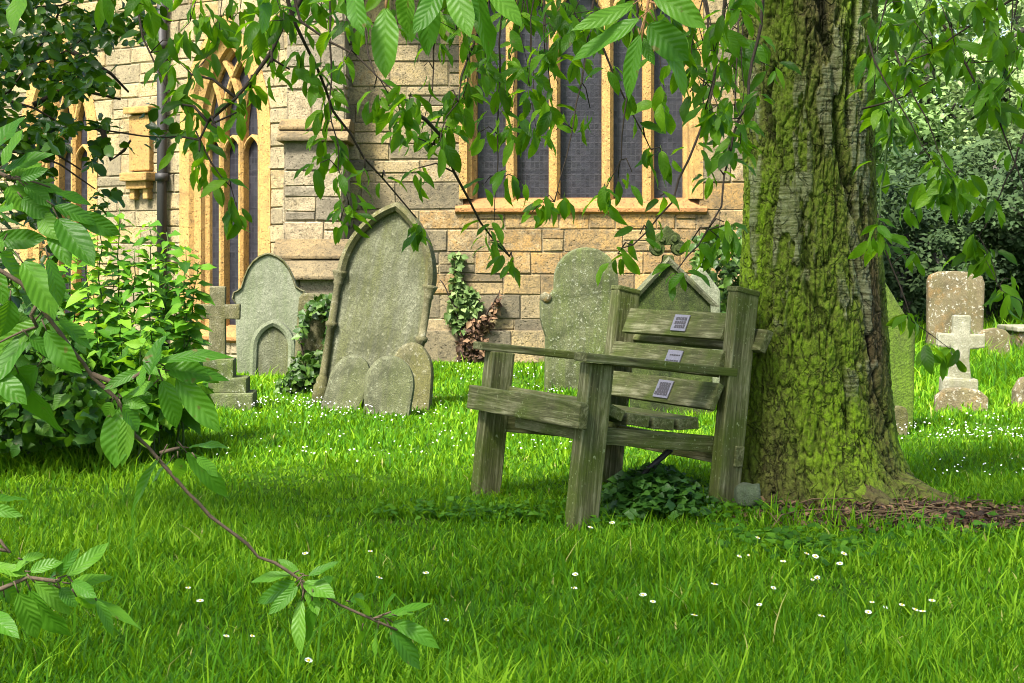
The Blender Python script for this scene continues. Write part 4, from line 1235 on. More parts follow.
# denser mass of twigs along the top edge
fill = [(150, 8, 8), (190, 22, 9), (220, 36, 10), (240, 12, 9), (258, 42, 10), (284, 20, 9), (305, 20, 8), (322, 6, 8), (350, 10, 9), (396, 4, 8), (455, 30, 9), (465, 100, 9),
        (480, 8, 10), (508, 60, 12), (520, 28, 12), (530, 88, 11), (545, 50, 12), (552, 100, 10), (535, 128, 8), (512, 130, 9), (566, 20, 9), (580, 56, 5), (596, 24, 7), (575, 12, 9), (640, 10, 9), (668, 60, 8),
        (680, 12, 10), (665, 100, 6), (724, 8, 12), (736, 60, 9), (715, 50, 9), (740, 145, 5), (690, 70, 7), (540, 8, 10), (505, 8, 10), (985, 8, 9), (1008, 110, 7), (920, 15, 8), (950, 45, 7), (475, 82, 8), (488, 60, 9), (440, 12, 8), (628, 16, 6)]
for i, (x, y, k) in enumerate(fill):
    if i % 3: continue
    grp = fill[i:i + 3]
    for (x, y, k) in grp:
        dd = float(rngS.uniform(4.4, 6.2)) if x < 760 else float(rngS.uniform(6, 7))
        x0 = x + float(rngS.uniform(-40, 40))
        H([(x0, -70), ((x0 * .4 + x * .6), y * .3 - 30), (x, y)], [(x, y, k), (x + float(rngS.uniform(-14, 14)), y - 16, max(2, k // 2))], dd, dd - .1, rad=.005)

# ---------------------------------------------------------------- large near leaves, drawn one by one
def near_spray(name, label, stems, leaves, d, parent=None, depthf=None, mat='near_twig', leafmat='near_leaf', cat=None, group=None, off=None):
    rng = np.random.default_rng(len(leaves) * 7 + int(d * 100))
    o0 = P(*stems[0][0][0], d) if off is None else Vector(off)
    mb = MB()
    for path, r0, r1 in stems:
        pts = resample([P(x, y, d + (depthf(x, y) if depthf else 0)) for x, y in path], .02)
        m = len(pts)
        pts = [p + Vector(rng.normal(0, .0012, 3)) for p in pts]
        mb.tube([p - o0 for p in pts], [(r0 + (r1 - r0) * i / (m - 1)) * (1 + .12 * math.sin(i * 2.1)) for i in range(m)], 8)
    B = []; D = []; Nn = []; L = []; W = []
    for (bx, by, tx, ty, w) in leaves:
        dd = d + (depthf(bx, by) if depthf else 0) + rng.normal(0, .02)
        a = P(bx, by, dd); tz = rng.normal(0, .03)
        b = P(tx, ty, dd + tz)
        v = b - a; B.append(a - o0); D.append(v); L.append(v.length)
        W.append(w * dd / F)
        side = 1 if tx > bx else -1
        Nn.append(Vector((rng.normal(0, .35), -.75 + rng.normal(0, .2), .55 + rng.normal(0, .25))))
        j = mb  # petiole
        mb.tube([a - o0 - v * .16 + Vector((0, 0, .004)), a - o0 + v * .02], [.0011, .0009], 5)
    if parent is None:
        root = empty(name, o0); tag(root, label, cat, group)
        st = mb.build('stem', M[mat], root, smooth=True, angle=180)
        fo = leaf_mesh('foliage', B, D, Nn, L, W, M[leafmat], root, 'cherry', 6, curl=.16, fold=.22, seed=int(d * 50), jag=.0)
        return root
    st = mb.build(name, M[mat], parent, smooth=True, angle=180)
    st.location = o0 - Vector((TX, TY, 0))
    leaf_mesh('foliage', B, D, Nn, L, W, M[leafmat], st, 'cherry', 6, curl=.16, fold=.22, seed=int(d * 50))
    return st

near_spray('branch', None, [([(380, -60), (388, -20), (386, 8)], .003, .002), ([(470, -60), (462, -25), (455, -6)], .003, .0015), ([(388, -20), (410, -15), (425, -4)], .002, .0012)],
    [(386, 8, 384, 78, 29), (425, -8, 434, 56, 26), (408, -10, 402, 36, 24), (455, -20, 462, 38, 26), (470, -22, 500, 66, 34), (486, -14, 526, 24, 22), (455, -14, 480, 20, 22), (356, -16, 350, 36, 22), (440, -12, 418, 34, 22)], 2.5, tree, mat='red_twig')
near_spray('branch', None, [([(660, -50), (650, 0), (644, 20), (641, 42)], .003, .0018), ([(650, 0), (668, 8), (676, 14)], .002, .0012)],
    [(634, 4, 574, 32, 17), (640, 18, 570, 64, 22), (640, 34, 618, 100, 17), (648, 24, 690, 62, 34), (655, 22, 700, 96, 24), (652, -6, 712, 22, 26), (676, 2, 700, 28, 24), (640, 36, 652, 66, 12), (664, -12, 720, -4, 22)], 2.6, tree, mat='red_twig')
near_spray('branch', None, [([(30, -50), (18, -20), (12, -5)], .003, .002), ([(280, -40), (270, -15), (266, -2)], .003, .002)],
    [(22, -14, 12, 30, 24), (262, -12, 268, 34, 22), (270, -10, 258, 18, 16), (150, -18, 176, 8, 18)], 2.7, tree, mat='red_twig')

nb_ = [(0, 270), (22, 283), (37, 303), (62, 336), (92, 375), (117, 400), (135, 435), (161, 461), (176, 479), (210, 515), (260, 555), (300, 580), (340, 605), (375, 620), (398, 630)]
near_spray('cherry_branch', 'long bare-stemmed cherry branch slanting across the lawn with big toothed leaves', [
    ([(-420, 60), (-200, 175), (-70, 235)] + nb_, .0048, .0018),
    ([(92, 375), (110, 381), (130, 378), (148, 368)], .0036, .0026), ([(37, 303), (33, 316), (38, 326)], .003, .0025),
    ([(161, 453), (172, 450), (180, 447)], .0028, .002), ([(300, 580), (303, 592), (306, 602)], .002, .0015), ([(375, 620), (390, 612)], .0018, .0012), ([(37, 326), (10, 338), (-20, 350)], .0018, .0012)],
    [  # node at (37,325)
        (34, 322, -20, 372, 26), (46, 330, 74, 380, 26), (40, 322, -6, 348, 22), (30, 330, -10, 392, 24), (52, 322, 96, 342, 16), (58, 320, 98, 346, 17),
        (22, 262, 66, 312, 34), (10, 300, 4, 340, 24), (28, 336, 62, 360, 16), (38, 366, -4, 410, 30), (18, 372, 56, 438, 34), (-8, 370, 24, 404, 24), (48, 258, 66, 308, 20),
        # node at (148,368)
        (158, 362, 236, 344, 17), (164, 366, 214, 376, 26), (172, 372, 234, 372, 15), (176, 378, 224, 432, 26), (162, 380, 184, 430, 22), (150, 376, 158, 328, 24), (150, 364, 134, 386, 18), (154, 384, 124, 394, 16), (140, 372, 100, 384, 12),
        # node at (117,400)
        (118, 408, 113, 470, 31), (112, 402, 104, 420, 15), (122, 406, 142, 430, 22), (130, 398, 152, 392, 13), (128, 412, 126, 470, 16), (122, 398, 146, 408, 14),
        # node at (170,450)
        (160, 458, 116, 522, 16), (186, 452, 234, 500, 19), (188, 448, 232, 438, 15), (178, 458, 180, 482, 16), (196, 458, 222, 474, 14), (170, 462, 146, 486, 12),
        # towards the tip
        (292, 574, 246, 580, 13), (296, 582, 250, 606, 18), (298, 586, 268, 616, 13), (304, 582, 334, 594, 20), (308, 576, 340, 562, 10), (302, 600, 290, 656, 15), (312, 600, 308, 650, 12), (318, 584, 336, 578, 9), (300, 574, 276, 556, 9), (350, 602, 372, 592, 10), (306, 592, 322, 612, 14),
        (382, 618, 436, 600, 12), (392, 622, 446, 640, 17), (390, 628, 424, 672, 20), (378, 628, 372, 664, 11), (370, 616, 360, 596, 9), (396, 616, 420, 608, 9), (362, 630, 356, 652, 10), (384, 614, 392, 590, 9)], 2.25, None, lambda x, y: .12 * (y - 270) / 350, cat='branch')
near_spray('cherry_branch', 'leafy cherry shoot with big bright leaves at the left edge above the slanting branch', [
    ([(-420, 40), (-200, 110), (-70, 150), (-20, 165), (4, 176), (12, 178)], .005, .003), ([(12, 178), (30, 182), (50, 186)], .002, .0012)],
    [(-6, 152, 18, 108, 24), (2, 166, 22, 128, 20), (4, 170, 50, 148, 18), (10, 176, 44, 160, 16), (16, 180, 56, 196, 24), (20, 178, 48, 172, 13), (8, 186, 30, 214, 30), (24, 186, 56, 202, 18),
     (12, 190, -8, 224, 20), (22, 198, 50, 218, 22), (42, 212, 52, 240, 22), (2, 192, 22, 210, 20), (30, 186, 66, 190, 12), (-10, 200, 20, 236, 22), (54, 192, 98, 202, 13), (54, 206, 100, 222, 18), (76, 212, 122, 240, 20), (58, 218, 92, 266, 30), (50, 222, 66, 268, 20), (-4, 238, 46, 244, 22),
     (0, 252, 30, 286, 24), (-6, 212, 14, 206, 22), (4, 240, -16, 262, 20), (-12, 262, 10, 306, 20)], 2.35, None, cat='branch')
near_spray('cherry_branch', 'low pale-green cherry shoot with reddish bud scales in the bottom left corner', [
    ([(-420, 560), (-200, 610), (-70, 610), (0, 590), (27, 577), (55, 579), (62, 580)], .005, .0026), ([(-40, 545), (-10, 548), (8, 552)], .003, .002), ([(0, 540), (4, 545), (12, 552)], .002, .0016)],
    [(30, 572, 62, 556, 14), (56, 576, 76, 550, 12), (66, 576, 114, 544, 16), (70, 584, 118, 574, 15), (66, 592, 150, 620, 20), (72, 582, 96, 596, 14), (60, 588, 78, 606, 16), (40, 586, 46, 610, 18), (30, 590, 62, 648, 32), (18, 592, 44, 640, 24), (4, 596, 12, 664, 20), (-8, 580, 26, 604, 22), (-10, 566, 28, 572, 16),
     (-20, 500, 34, 496, 13), (-20, 508, 24, 510, 13), (22, 560, 46, 552, 10), (96, 600, 118, 634, 12), (76, 596, 100, 618, 14), (10, 572, 28, 560, 12), (34, 582, 78, 612, 18), (-14, 610, 10, 636, 22), (50, 584, 58, 562, 9)], 2.1, None, cat='branch')
# little reddish bud scales on these shoots are part of the stems
# ================================================================== OTHER PLANTS
def poly_points(rng, poly, n):
    xs = [p[0] for p in poly]; ys = [p[1] for p in poly]; out = []
    while len(out) < n:
        x = rng.uniform(min(xs), max(xs)); y = rng.uniform(min(ys), max(ys)); ins = False
        j = len(poly) - 1
        for i in range(len(poly)):
            if (poly[i][1] > y) != (poly[j][1] > y) and x < (poly[j][0] - poly[i][0]) * (y - poly[i][1]) / (poly[j][1] - poly[i][1]) + poly[i][0]: ins = not ins
            j = i
        if ins: out.append((x, y))
    return out

# dark small-leaved tree reaching in at the top left: a real trunk stands outside the frame
def dark_tree():
    rng = np.random.default_rng(4)
    o = empty('dark_tree', (-3.3, 7.0, 0)); O_ = Vector((-3.3, 7.0, 0))
    tag(o, 'dark glossy small-leaved tree reaching in at the upper left corner', 'tree')
    mb = MB(); mb.tube([(0, 0, -.1), (.05, 0, 1.2), (.02, .05, 2.6), (.1, 0, 4.2)], [.14, .11, .09, .04], 12)
    mb.build('trunk', M['bg_bark'], o, smooth=True)
    paths = [[(-330, 180), (-120, 140), (7, 92), (27, 66), (67, 50), (98, 27), (115, -10)], [(-330, 180), (-100, 110), (0, 98), (34, 108), (67, 125), (101, 130), (140, 136), (165, 139), (196, 136)],
             [(-300, 60), (-60, 20), (20, 12), (60, 5), (110, -14)], [(67, 50), (92, 62), (110, 72), (128, 92)], [(-200, 150), (-50, 160), (20, 150), (60, 165), (95, 190)],
             [(100, 130), (112, 160), (122, 150), (130, 140)], [(34, 108), (60, 90), (90, 92), (120, 100)], [(27, 66), (50, 30), (60, 8)], [(-100, 110), (-20, 130), (40, 140), (80, 170)]]
    deps = []
    for i, p in enumerate(paths):
        d = 6.6 + .12 * (i % 4); deps.append(d)
        pts = resample([P(x, y, d) for x, y in p], .08); m = len(pts)
        b = MB(); b.tube([q - O_ + Vector(rng.normal(0, .004, 3)) for q in pts], [.012 * (1 - .85 * k / m) for k in range(m)], 6)
        b.build('branch', M['twig'], o, smooth=True, angle=180)
    pts = []
    polys = [([(-60, -60), (125, -60), (112, 30), (96, 66), (90, 100), (70, 130), (60, 200), (-60, 240)], 2700), ([(60, -40), (165, -40), (160, 30), (110, 50), (90, 60)], 420), ([(60, 60), (110, 60), (120, 105), (88, 150), (60, 130)], 380),
             ([(40, 120), (110, 120), (106, 150), (76, 205), (30, 220)], 430), ([(-60, 200), (50, 190), (62, 250), (20, 300), (-60, 330)], 300), ([(100, 118), (150, 100), (196, 132), (150, 148), (105, 145)], 45), ([(60, 190), (118, 186), (120, 205), (75, 232)], 55)]
    for pl_, n in polys: pts += poly_points(rng, pl_, n)
    pts = np.array(pts)
    # leave ragged gaps through which the wall shows
    gap = fbm(np.stack([pts[:, 0] / 26, pts[:, 1] / 26, pts[:, 0] * 0 + 2], 1), 3)
    pts = pts[gap < .14]
    B = np.array([P(x, y, 6.75 + rng.normal(0, .35)) - O_ for x, y in pts]); n = len(B)
    dr = rand_dirs(rng, n, (-.5, 1.0)); nr = rng.normal(0, .55, (n, 3)) + np.array([0, -.3, .8])
    L = rng.uniform(.04, .07, n)
    leaf_mesh('foliage', B, dr, nr, L, L * rng.uniform(.5, .66, n), M['dark_leaf'], o, 'oval', 4, curl=.15, fold=.3, seed=3)
dark_tree()

# tall nettle-like shrub at the left
def shrub():
    rng = np.random.default_rng(14)
    o = empty('leafy_shrub', P(130, 425, 9.9)); O_ = P(130, 425, 9.9)
    tag(o, 'bright green leggy shrub with upright leafy stems left of the stone cross', 'shrub')
    tops = [(120, 208), (150, 222), (178, 232), (196, 246), (208, 262), (100, 214), (84, 232), (66, 244), (165, 262), (135, 248), (112, 262), (90, 270), (50, 262), (186, 290), (150, 292), (202, 300), (70, 300), (120, 305), (172, 320), (30, 282), (205, 330), (95, 322), (140, 330), (160, 350), (188, 352), (40, 320), (10, 300), (60, 345), (110, 356)]
    B = []; D = []; Nn = []; Ls = []
    for i, (tx, ty) in enumerate(tops):
        if tx > 170: tx -= 10
        d = 9.9 + rng.normal(0, .35)
        bx = 130 + (tx - 130) * .72 + rng.normal(0, 8)
        gy_ = HZ + F * CZ / d
        base = P(bx, gy_, d); top = P(tx, ty, d + rng.normal(0, .1))
        m = 16; pts = []
        for k in range(m):
            t = k / (m - 1)
            q = base.lerp(top, t) + Vector((rng.normal(0, .006), rng.normal(0, .006), 0)); pts.append(q)
        mb = MB(); mb.tube([q - O_ for q in pts], [.008 * (1 - .75 * k / m) for k in range(m)], 5)
        mb.build('stem', M['green_twig'], o, smooth=True, angle=180)
        H_ = (top - base).length
        z = .22 * H_; a = rng.random() * 6.28
        while z < H_:
            q = base.lerp(top, z / H_); f = z / H_
            for s in (0, math.pi):
                e = rng.uniform(-.5, .25)
                v = Vector((math.cos(a + s) * math.cos(e), math.sin(a + s) * math.cos(e), math.sin(e)))
                B.append(q - O_ + v * .02); D.append(v); Nn.append(Vector((rng.normal(0, .25), -.35 + rng.normal(0, .2), .9))); Ls.append(rng.uniform(.10, .175) * (1.15 - .55 * f ** 2))
            a += 1.57 + rng.normal(0, .25); z += rng.uniform(.024, .045)
    Ls = np.array(Ls)
    leaf_mesh('foliage', B, D, Nn, Ls, Ls * .66, M['shrub_leaf'], o, 'heart', 4, curl=.25, fold=.25, seed=3)
shrub()

def leaf_mass(name, label, cat, poly, d, n, size, mat, dsp=.18, prof='heart', stem=None, group=None, wratio=.8, seed=1, stemmat='twig', droop=(-.2, 1.1), face=-.8):
    rng = np.random.default_rng(seed)
    cx = sum(p[0] for p in poly) / len(poly); by = max(p[1] for p in poly)
    O_ = P(cx, by, d)
    o = empty(name, O_); tag(o, label, cat, group)
    pts = poly_points(rng, poly, n)
    bulge = []
    B = np.array([P(x, y, d + rng.normal(0, dsp) ) - O_ for x, y in pts])
    dr = rand_dirs(rng, n, droop); nr = rng.normal(0, .45, (n, 3)) + np.array([0, face, .6])
    L = size * rng.uniform(.6, 1.25, n)
    leaf_mesh('foliage', B, dr, nr, L, L * wratio, M[mat], o, prof, 4 if prof != 'low' else 2, curl=.2, fold=.25, seed=seed)
    if stem:
        mb = MB()
        for path in stem:
            pp = resample([P(x, y, d) - O_ for x, y in path], .06)
            mb.tube([p + Vector(rng.normal(0, .006, 3)) for p in pp], [.014 * (1 - .6 * i / len(pp)) for i in range(len(pp))], 6)
        mb.build('stem', M[stemmat], o, smooth=True, angle=180)
    return o
leaf_mass('bramble_bush', 'mid-green bramble bush low in the shade at the left edge', 'bush', [(-60, 270), (40, 290), (80, 340), (100, 390), (92, 440), (-60, 455)], 9.0, 1700, .085, 'bramble_leaf', .3, seed=2, stem=[[(20, 450), (10, 380), (30, 300)], [(60, 450), (70, 390), (50, 340)]])
leaf_mass('undergrowth_plant', 'mid green nettle clump at the foot of the leggy shrub', 'plant', [(60, 350), (150, 340), (205, 370), (200, 410), (120, 440), (50, 440)], 9.6, 900, .10, 'shrub_leaf', .3, wratio=.55, seed=3, stem=[[(120, 440), (125, 360)], [(160, 430), (165, 360)]])
leaf_mass('ivy', 'ivy smothering the small tilted slab beside the tall headstone', 'ivy', [(299, 312), (312, 296), (333, 294), (338, 330), (330, 398), (284, 400), (278, 386), (300, 352), (322, 352), (326, 320), (320, 308), (304, 330), (300, 350)], 13.88, 620, .075, 'ivy_leaf', .09, seed=4, stem=[[(315, 398), (300, 340)]])
leaf_mass('ivy', 'green ivy climbing the church wall in a narrow column', 'ivy', [(450, 254), (462, 252), (464, 285), (478, 292), (482, 308), (468, 318), (464, 334), (452, 332), (446, 312), (452, 290)], 18.22, 400, .075, 'wall_ivy', .03, seed=5, stem=[[(462, 360), (458, 320), (455, 262)]])
leaf_mass('withered_creeper', 'brown withered creeper at the base of the church wall', 'creeper', [(462, 325), (470, 318), (480, 322), (490, 310), (500, 292), (502, 300), (486, 335), (488, 360), (460, 362), (456, 340)], 18.2, 330, .075, 'dead_leaf', .04, seed=6, stem=[[(472, 362), (478, 330), (500, 290)], [(466, 362), (462, 330), (452, 300), (440, 280)]])
leaf_mass('ivy_bush', 'round dark ivy bush by the church corner beside the trunk', 'bush', [(695, 240), (715, 226), (745, 224), (775, 236), (790, 290), (780, 375), (700, 380), (705, 320), (694, 280)], 16.2, 1500, .095, 'ivy_leaf', .25, seed=7, stem=[[(735, 380), (735, 260)]])
# round-leaved weeds under the seat
def weeds():
    rng = np.random.default_rng(9); O_ = Vector((.60, 7.30, 0))
    o = empty('ground_ivy', O_); tag(o, 'dark clump of round-leaved weeds under the bench seat', 'weed')
    n = 900
    x = rng.normal(.60, .15, n); y = rng.normal(7.30, .13, n)
    k = (np.abs(x - .60) < .30) & (np.abs(y - 7.30) < .3); x, y = x[k], y[k]; n = len(x)
    hh = .165 * np.exp(-((x - .60) / .22) ** 2 - ((y - 7.32) / .25) ** 2) * rng.uniform(.35, 1.1, n) + .02
    B = np.stack([x - O_.x, y - O_.y, hh + ground_z(x, y)], 1)
    a = rng.random(n) * 6.28
    dr = np.stack([np.cos(a), np.sin(a), rng.normal(-.1, .2, n)], 1); nr = rng.normal(0, .35, (n, 3)) + np.array([0, -.35, .9])
    L = rng.uniform(.028, .055, n)
    leaf_mesh('foliage', B, dr, nr, L, L * 1.05, M['clover_leaf'], o, 'heart', 4, curl=.1, fold=.15, seed=2)
    mb = MB()
    for i in range(0, n, 5):
        mb.tube([(B[i, 0] * .85, B[i, 1] * .85, 0), tuple(B[i])], [.0018, .0012], 4, cap=False)
    mb.build('stem', M['daisy_stem'], o)
weeds()
# low broad leaves in the lawn (plantain and clover), a patch in front of the trunk and by the bench feet
def lawn_weeds():
    rng = np.random.default_rng(10)
    spots = [(P(815, 558, 6.35), .30, .13, 300), (P(770, 548, 6.5), .2, .1, 120), (P(520, 512, 7.25), .35, .1, 260), (P(430, 516, 7.25), .3, .06, 90), (P(610, 528, 6.95), .1, .06, 50), (P(740, 525, 7.05), .15, .05, 60), (P(960, 545, 6.6), .3, .12, 90)]
    B = []
    for c, sx, sy, n in spots:
        x = rng.normal(c.x, sx * .55, n); y = rng.normal(c.y, sy, n)
        B.append(np.stack([x, y, ground_z(x, y) + rng.uniform(.02, .06, n)], 1))
    B = np.concatenate(B); n = len(B); a = rng.random(n) * 6.28
    dr = np.stack([np.cos(a), np.sin(a), rng.normal(.1, .3, n)], 1); nr = rng.normal(0, .3, (n, 3)) + np.array([0, -.3, .9])
    L = rng.uniform(.02, .045, n)
    o = leaf_mesh('lawn_weeds', B, dr, nr, L, L * .75, M['shrub_leaf'], None, 'heart', 2, curl=.1, fold=.15, seed=2, rnd=rng.random(n) * .7)
    tag(o, 'patches of low clover and weeds in the lawn', 'weeds', kind='stuff')
lawn_weeds()

# leaf litter and twigs at the roots
def litter():
    rng = np.random.default_rng(12)
    n = 2300
    x = rng.normal(1.66, .36, n); y = rng.normal(7.02, .17, n)
    k = litter_mask(x, y) > .18; x, y = x[k], y[k]; n = len(x)
    B = np.stack([x, y, ground_z(x, y) + rng.uniform(.004, .03, n)], 1); a = rng.random(n) * 6.28
    dr = np.stack([np.cos(a), np.sin(a), rng.normal(.0, .25, n)], 1); nr = rng.normal(0, .45, (n, 3)) + np.array([0, -.2, .9])
    L = rng.uniform(.018, .05, n)
    o = leaf_mesh('leaf_litter', B, dr, nr, L, L * .5, M['dead_leaf'], None, 'low', 2, curl=.4, fold=.4, seed=2)
    tag(o, 'brown dead leaves littered over the roots of the tree', 'leaf litter', kind='stuff')
    u = np.linspace(-1, 1, 60); X, Y = np.meshgrid(1.66 + .85 * u, 7.06 + .44 * u)
    Z = ground_z(X.ravel(), Y.ravel()) + .006 + .012 * fbm(np.stack([X.ravel() * 9, Y.ravel() * 9, X.ravel() * 0], 1), 3) - .05 * sstep(.45, .1, litter_mask(X.ravel(), Y.ravel()))
    i, j = np.meshgrid(np.arange(59), np.arange(59), indexing='ij'); a_ = (i * 60 + j).ravel()
    so = np_mesh('bare_soil', np.stack([X.ravel(), Y.ravel(), Z], 1), np.stack([a_, a_ + 1, a_ + 61, a_ + 60], 1), M['bare_soil'])
    tag(so, 'bare brown soil around the tree roots', 'soil', kind='structure')
    tm = MB()
    tw = [((838, 505), (850, 494), (862, 482)), ((775, 508), (800, 506), (826, 512)), ((790, 499), (812, 505), (840, 503))]
    for p in tw:
        pts = []
        for q, (px, py) in enumerate(p):
            pass
    for _ in range(34):
        cx, cy = rng.normal(1.62, .34), rng.normal(7.0, .12); a = rng.normal(0, .7); l = rng.uniform(.05, .2)
        p0 = Vector((cx - math.cos(a) * l, cy - math.sin(a) * l, 0)); p1 = Vector((cx + math.cos(a) * l, cy + math.sin(a) * l, 0))
        p0.z = gz(p0.x, p0.y) + .012; p1.z = gz(p1.x, p1.y) + rng.uniform(.012, .05); mid = (p0 + p1) / 2 + Vector((rng.normal(0, .02), rng.normal(0, .02), .015))
        tm.tube([p0, mid, p1], [.0045, .0035, .002], 5)
    to = tm.build('twig_litter', plain('dry_twig', (.13, .09, .05), .9, .1, 0, 40), None, smooth=True)
    tag(to, 'dry fallen twigs strewn about the tree roots', 'twigs', kind='stuff')
litter()

# ---------------------------------------------------------------- daisies near the camera
def daisies():
    spots = [(586, 524), (613, 519), (749, 534), (731, 548), (748, 549), (781, 555), (800, 548), (810, 547), (835, 546), (840, 557), (710, 578), (769, 578), (806, 570), (816, 565), (870, 592), (878, 595), (896, 594), (906, 598), (929, 591), (922, 603), (866, 600), (816, 609),
             (441, 609), (426, 565), (572, 580), (575, 566), (369, 544), (222, 630), (246, 630), (188, 586), (200, 597), (308, 546), (651, 594), (643, 587), (371, 569), (303, 652), (760, 597), (690, 610)]
    root0 = None
    rng = random.Random(3)
    for i, (px, py) in enumerate(spots):
        hgt = rng.uniform(.055, .085)
        d = (CZ - hgt) * F / (py - HZ)
        p = Vector(((px - 512) * d / F, d, 0)); p.z = gz(p.x, p.y)
        if root0 is None:
            root0 = empty('daisy', p)
            MB().tube([(0, 0, -.01), (.004, .002, .03), (0, 0, .066)], [.0013, .0012, .001], 5).build('stem', M['daisy_stem'], root0)
            pt = MB()
            for k in range(16):
                a = k * 2 * math.pi / 16; ca, sa = math.cos(a), math.sin(a)
                r0, r1, w = .002, .0125, .0021
                z0, z1 = .066, .069 + rng.uniform(-.001, .001)
                mid = (r0 + r1) * .6
                pt.add([(ca * r0 - sa * w * .5, sa * r0 + ca * w * .5, z0), (ca * r0 + sa * w * .5, sa * r0 - ca * w * .5, z0), (ca * mid + sa * w, sa * mid - ca * w, z1), (ca * r1 + sa * w * .6, sa * r1 - ca * w * .6, z1), (ca * r1 - sa * w * .6, sa * r1 + ca * w * .6, z1), (ca * mid - sa * w, sa * mid + ca * w, z1)], [(0, 1, 2, 5), (5, 2, 3, 4)])
            pt.build('petals', M['white_petal'], root0)
            cn = MB(); cn.lathe([(.0046, .066), (.0045, .0695), (.003, .0715), (.0005, .0722)], (0, 0, 0), 10); cn.build('centre', M['daisy_centre'], root0, smooth=True)
            r = root0
        else:
            r = root0.copy(); COL.objects.link(r)
            for ch in list(root0.children):
                c = ch.copy(); COL.objects.link(c); c.parent = r
        r.location = p
        s = rng.uniform(.62, .98); r.scale = (s, s, hgt / .069)
        r.rotation_euler = (R(rng.uniform(4, 30)), R(rng.uniform(-14, 14)), rng.uniform(0, 1.0))
        tag(r, 'small white daisy with a yellow centre in the near lawn', 'daisy', 'daisies scattered in the near lawn')
daisies()

# ---------------------------------------------------------------- trees beyond the graves
def far_tree(name, label, x, y, h, r, zc, n, size, mat, seed, trunk_r=.25, rz=None, trunks=1, kind_='tree', cat='tree', clumps=60, csd=.28):
    rng = np.random.default_rng(seed)
    o = empty(name, (x, y, 0)); tag(o, label, cat, 'trees beyond the graveyard')
    mb = MB()
    for t in range(trunks):
        ox = rng.normal(0, .5) if trunks > 1 else 0
        mb.tube([(ox, 0, -.2), (ox + .1, .1, zc * .6), (ox * 1.4, 0, h * .85)], [trunk_r, trunk_r * .8, trunk_r * .25], 10)
    for k in range(9):
        a = rng.random() * 6.28; z0 = zc * rng.uniform(.45, 1.1); l = r * rng.uniform(.6, .95)
        mb.tube([(0, 0, z0), (math.cos(a) * l * .5, math.sin(a) * l * .5, z0 + rng.uniform(.1, .7)), (math.cos(a) * l, math.sin(a) * l, z0 + rng.uniform(-.3, 1.2))], [trunk_r * .4, trunk_r * .25, .02], 6)
    mb.build('trunk', M['bg_bark'], o, smooth=True, angle=180)
    rz = rz or (h - zc)
    cc = norm(rng.normal(0, 1, (clumps, 3))) * (.5 + .5 * rng.random((clumps, 1))) * np.array([r, r, rz]) + np.array([0, 0, zc])
    cr = rng.uniform(.55, 1.3, clumps) * csd * r
    w = rng.integers(0, clumps, n)
    B = cc[w] + norm(rng.normal(0, 1, (n, 3))) * (rng.random((n, 1)) ** .45) * cr[w][:, None] * np.array([1, 1, .75])
    k = B[:, 2] > .05; B = B[k]; n = len(B)
    dr = rand_dirs(rng, n, (-.4, 1.0)); nr = rng.normal(0, .26, (n, 3)) + np.array([-.2, -.45, .75])
    L = size * rng.uniform(.6, 1.3, n)
    tone = np.clip(rng.normal(.5, .17, clumps), 0, 1)
    leaf_mesh('crown', B, dr, nr, L, L * .6, M[mat], o, 'tiny', 1, curl=.15, fold=.1, seed=seed, rnd=np.clip(tone[w][k] + rng.normal(0, .08, n), 0, 1))
    return o
far_tree('broadleaf_tree', 'pale green broadleaf tree glimpsed just right of the trunk', 8.0, 33, 9.5, 3.0, 4.4, 24000, .15, 'tree_leaf_pale', 1, rz=3.6, clumps=90)
far_tree('broadleaf_tree', 'grey green tree with hanging twiggy crown at the right edge', 9.9, 31, 10.5, 2.2, 4.6, 11000, .13, 'tree_leaf_grey', 2, rz=3.6, clumps=90)
far_tree('yew_tree', 'dark evergreen yew behind the lichened brown headstone', 7.2, 27, 2.7, 1.5, 1.3, 13000, .11, 'tree_leaf_dark', 3, .14, rz=1.2, clumps=70)
far_tree('yew_tree', 'dark yew with bare trunks showing at the right edge', 8.6, 26, 3.4, 1.5, 1.9, 13000, .11, 'tree_leaf_dark', 4, .15, rz=1.3, trunks=3, clumps=70)
far_tree('holly_bush', 'dark holly thicket directly behind the green slab', 6.0, 26, 2.5, 1.3, 1.2, 9000, .10, 'tree_leaf_dark', 5, .08, rz=1.1, cat='bush', clumps=60)
far_tree('yew_tree', 'broad black-green yew filling the shade behind the small white cross', 8.4, 29.5, 3.4, 2.2, 1.7, 13000, .13, 'tree_leaf_dark', 6, .2, rz=1.6, clumps=80)
far_tree('broadleaf_tree', 'tall grey green tree rising highest behind the yews', 12.0, 40, 14, 4.6, 7.0, 15000, .2, 'tree_leaf_grey', 7, .4, rz=5.0, clumps=90)
far_tree('yew_tree', 'dark yew standing outermost at the right of the graveyard', 11.2, 29, 4.6, 2.2, 2.3, 12000, .14, 'tree_leaf_dark', 8, .2, rz=2.2, clumps=60)
far_tree('broadleaf_tree', 'pale green tree low behind the holly thicket', 6.6, 36, 7.5, 2.4, 3.6, 13000, .16, 'tree_leaf_pale', 9, .2, rz=3.2, clumps=60)
far_tree('broadleaf_tree', 'broad grey green tree farthest off beyond the dark yews', 17.0, 46, 10, 6.0, 4.5, 12000, .3, 'tree_leaf_grey', 10, .4, rz=4.5, clumps=80)

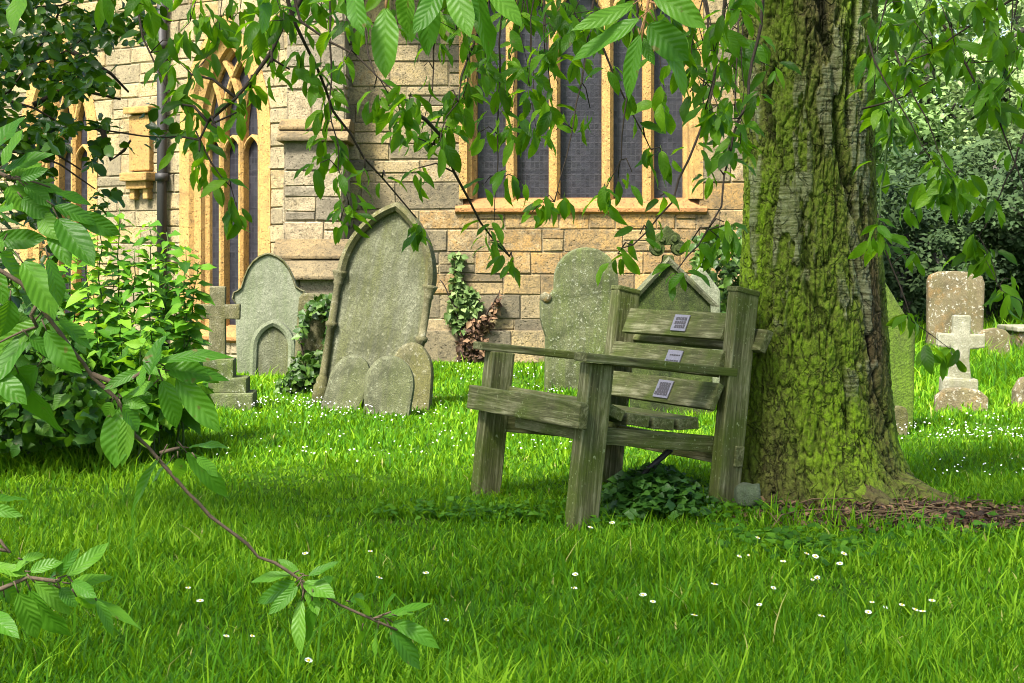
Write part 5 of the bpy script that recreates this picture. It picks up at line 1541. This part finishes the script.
# ================================================================== CAMERA, SUN, SKY
cd = bpy.data.cameras.new('camera'); cam = bpy.data.objects.new('camera', cd); COL.objects.link(cam)
cam.location = (0, 0, CZ); cam.rotation_euler = (R(90), 0, 0)
cd.sensor_width = 36; cd.lens = 36 * F / 1024; cd.shift_y = -(341.5 - HZ) / 1024
cd.clip_start = .05; cd.clip_end = 900
S.camera = cam

SUN_EL, SUN_AZ = 55, 216      # azimuth clockwise from +Y (away from the camera): sun behind the camera, to the left
d_ = Vector((math.sin(R(SUN_AZ)) * math.cos(R(SUN_EL)), math.cos(R(SUN_AZ)) * math.cos(R(SUN_EL)), math.sin(R(SUN_EL))))
ld = bpy.data.lights.new('sun', 'SUN'); ld.energy = 4.7; ld.angle = R(11); ld.color = (1, .95, .86)
lo = bpy.data.objects.new('sun', ld); COL.objects.link(lo)
lo.rotation_euler = d_.to_track_quat('Z', 'Y').to_euler(); lo.location = d_ * 30

w = bpy.data.worlds.new('World'); S.world = w; w.use_nodes = True
nt = w.node_tree; nt.nodes.clear()
sky = nt.nodes.new('ShaderNodeTexSky'); sky.sky_type = 'NISHITA'; sky.sun_disc = False
sky.sun_elevation = R(SUN_EL); sky.sun_rotation = R(SUN_AZ); sky.air_density = 1.0; sky.dust_density = 3.5; sky.ozone_density = .6
bg = nt.nodes.new('ShaderNodeBackground'); bg.inputs['Strength'].default_value = .12
ow = nt.nodes.new('ShaderNodeOutputWorld')
nt.links.new(sky.outputs[0], bg.inputs[0]); nt.links.new(bg.outputs[0], ow.inputs[0])

S.view_settings.view_transform = 'Standard'; S.view_settings.look = 'None'
S.view_settings.exposure = 1.72; S.view_settings.gamma = 1; S.view_settings.use_curve_mapping = False
S.render.engine = 'CYCLES'
S.cycles.use_denoising = True
S.cycles.filter_width = 1.0
try: S.cycles.denoiser = 'OPENIMAGEDENOISE'
except Exception: pass
S.cycles.max_bounces = 7; S.cycles.diffuse_bounces = 4; S.cycles.transmission_bounces = 4; S.cycles.glossy_bounces = 2
S.cycles.caustics_reflective = False; S.cycles.caustics_refractive = False
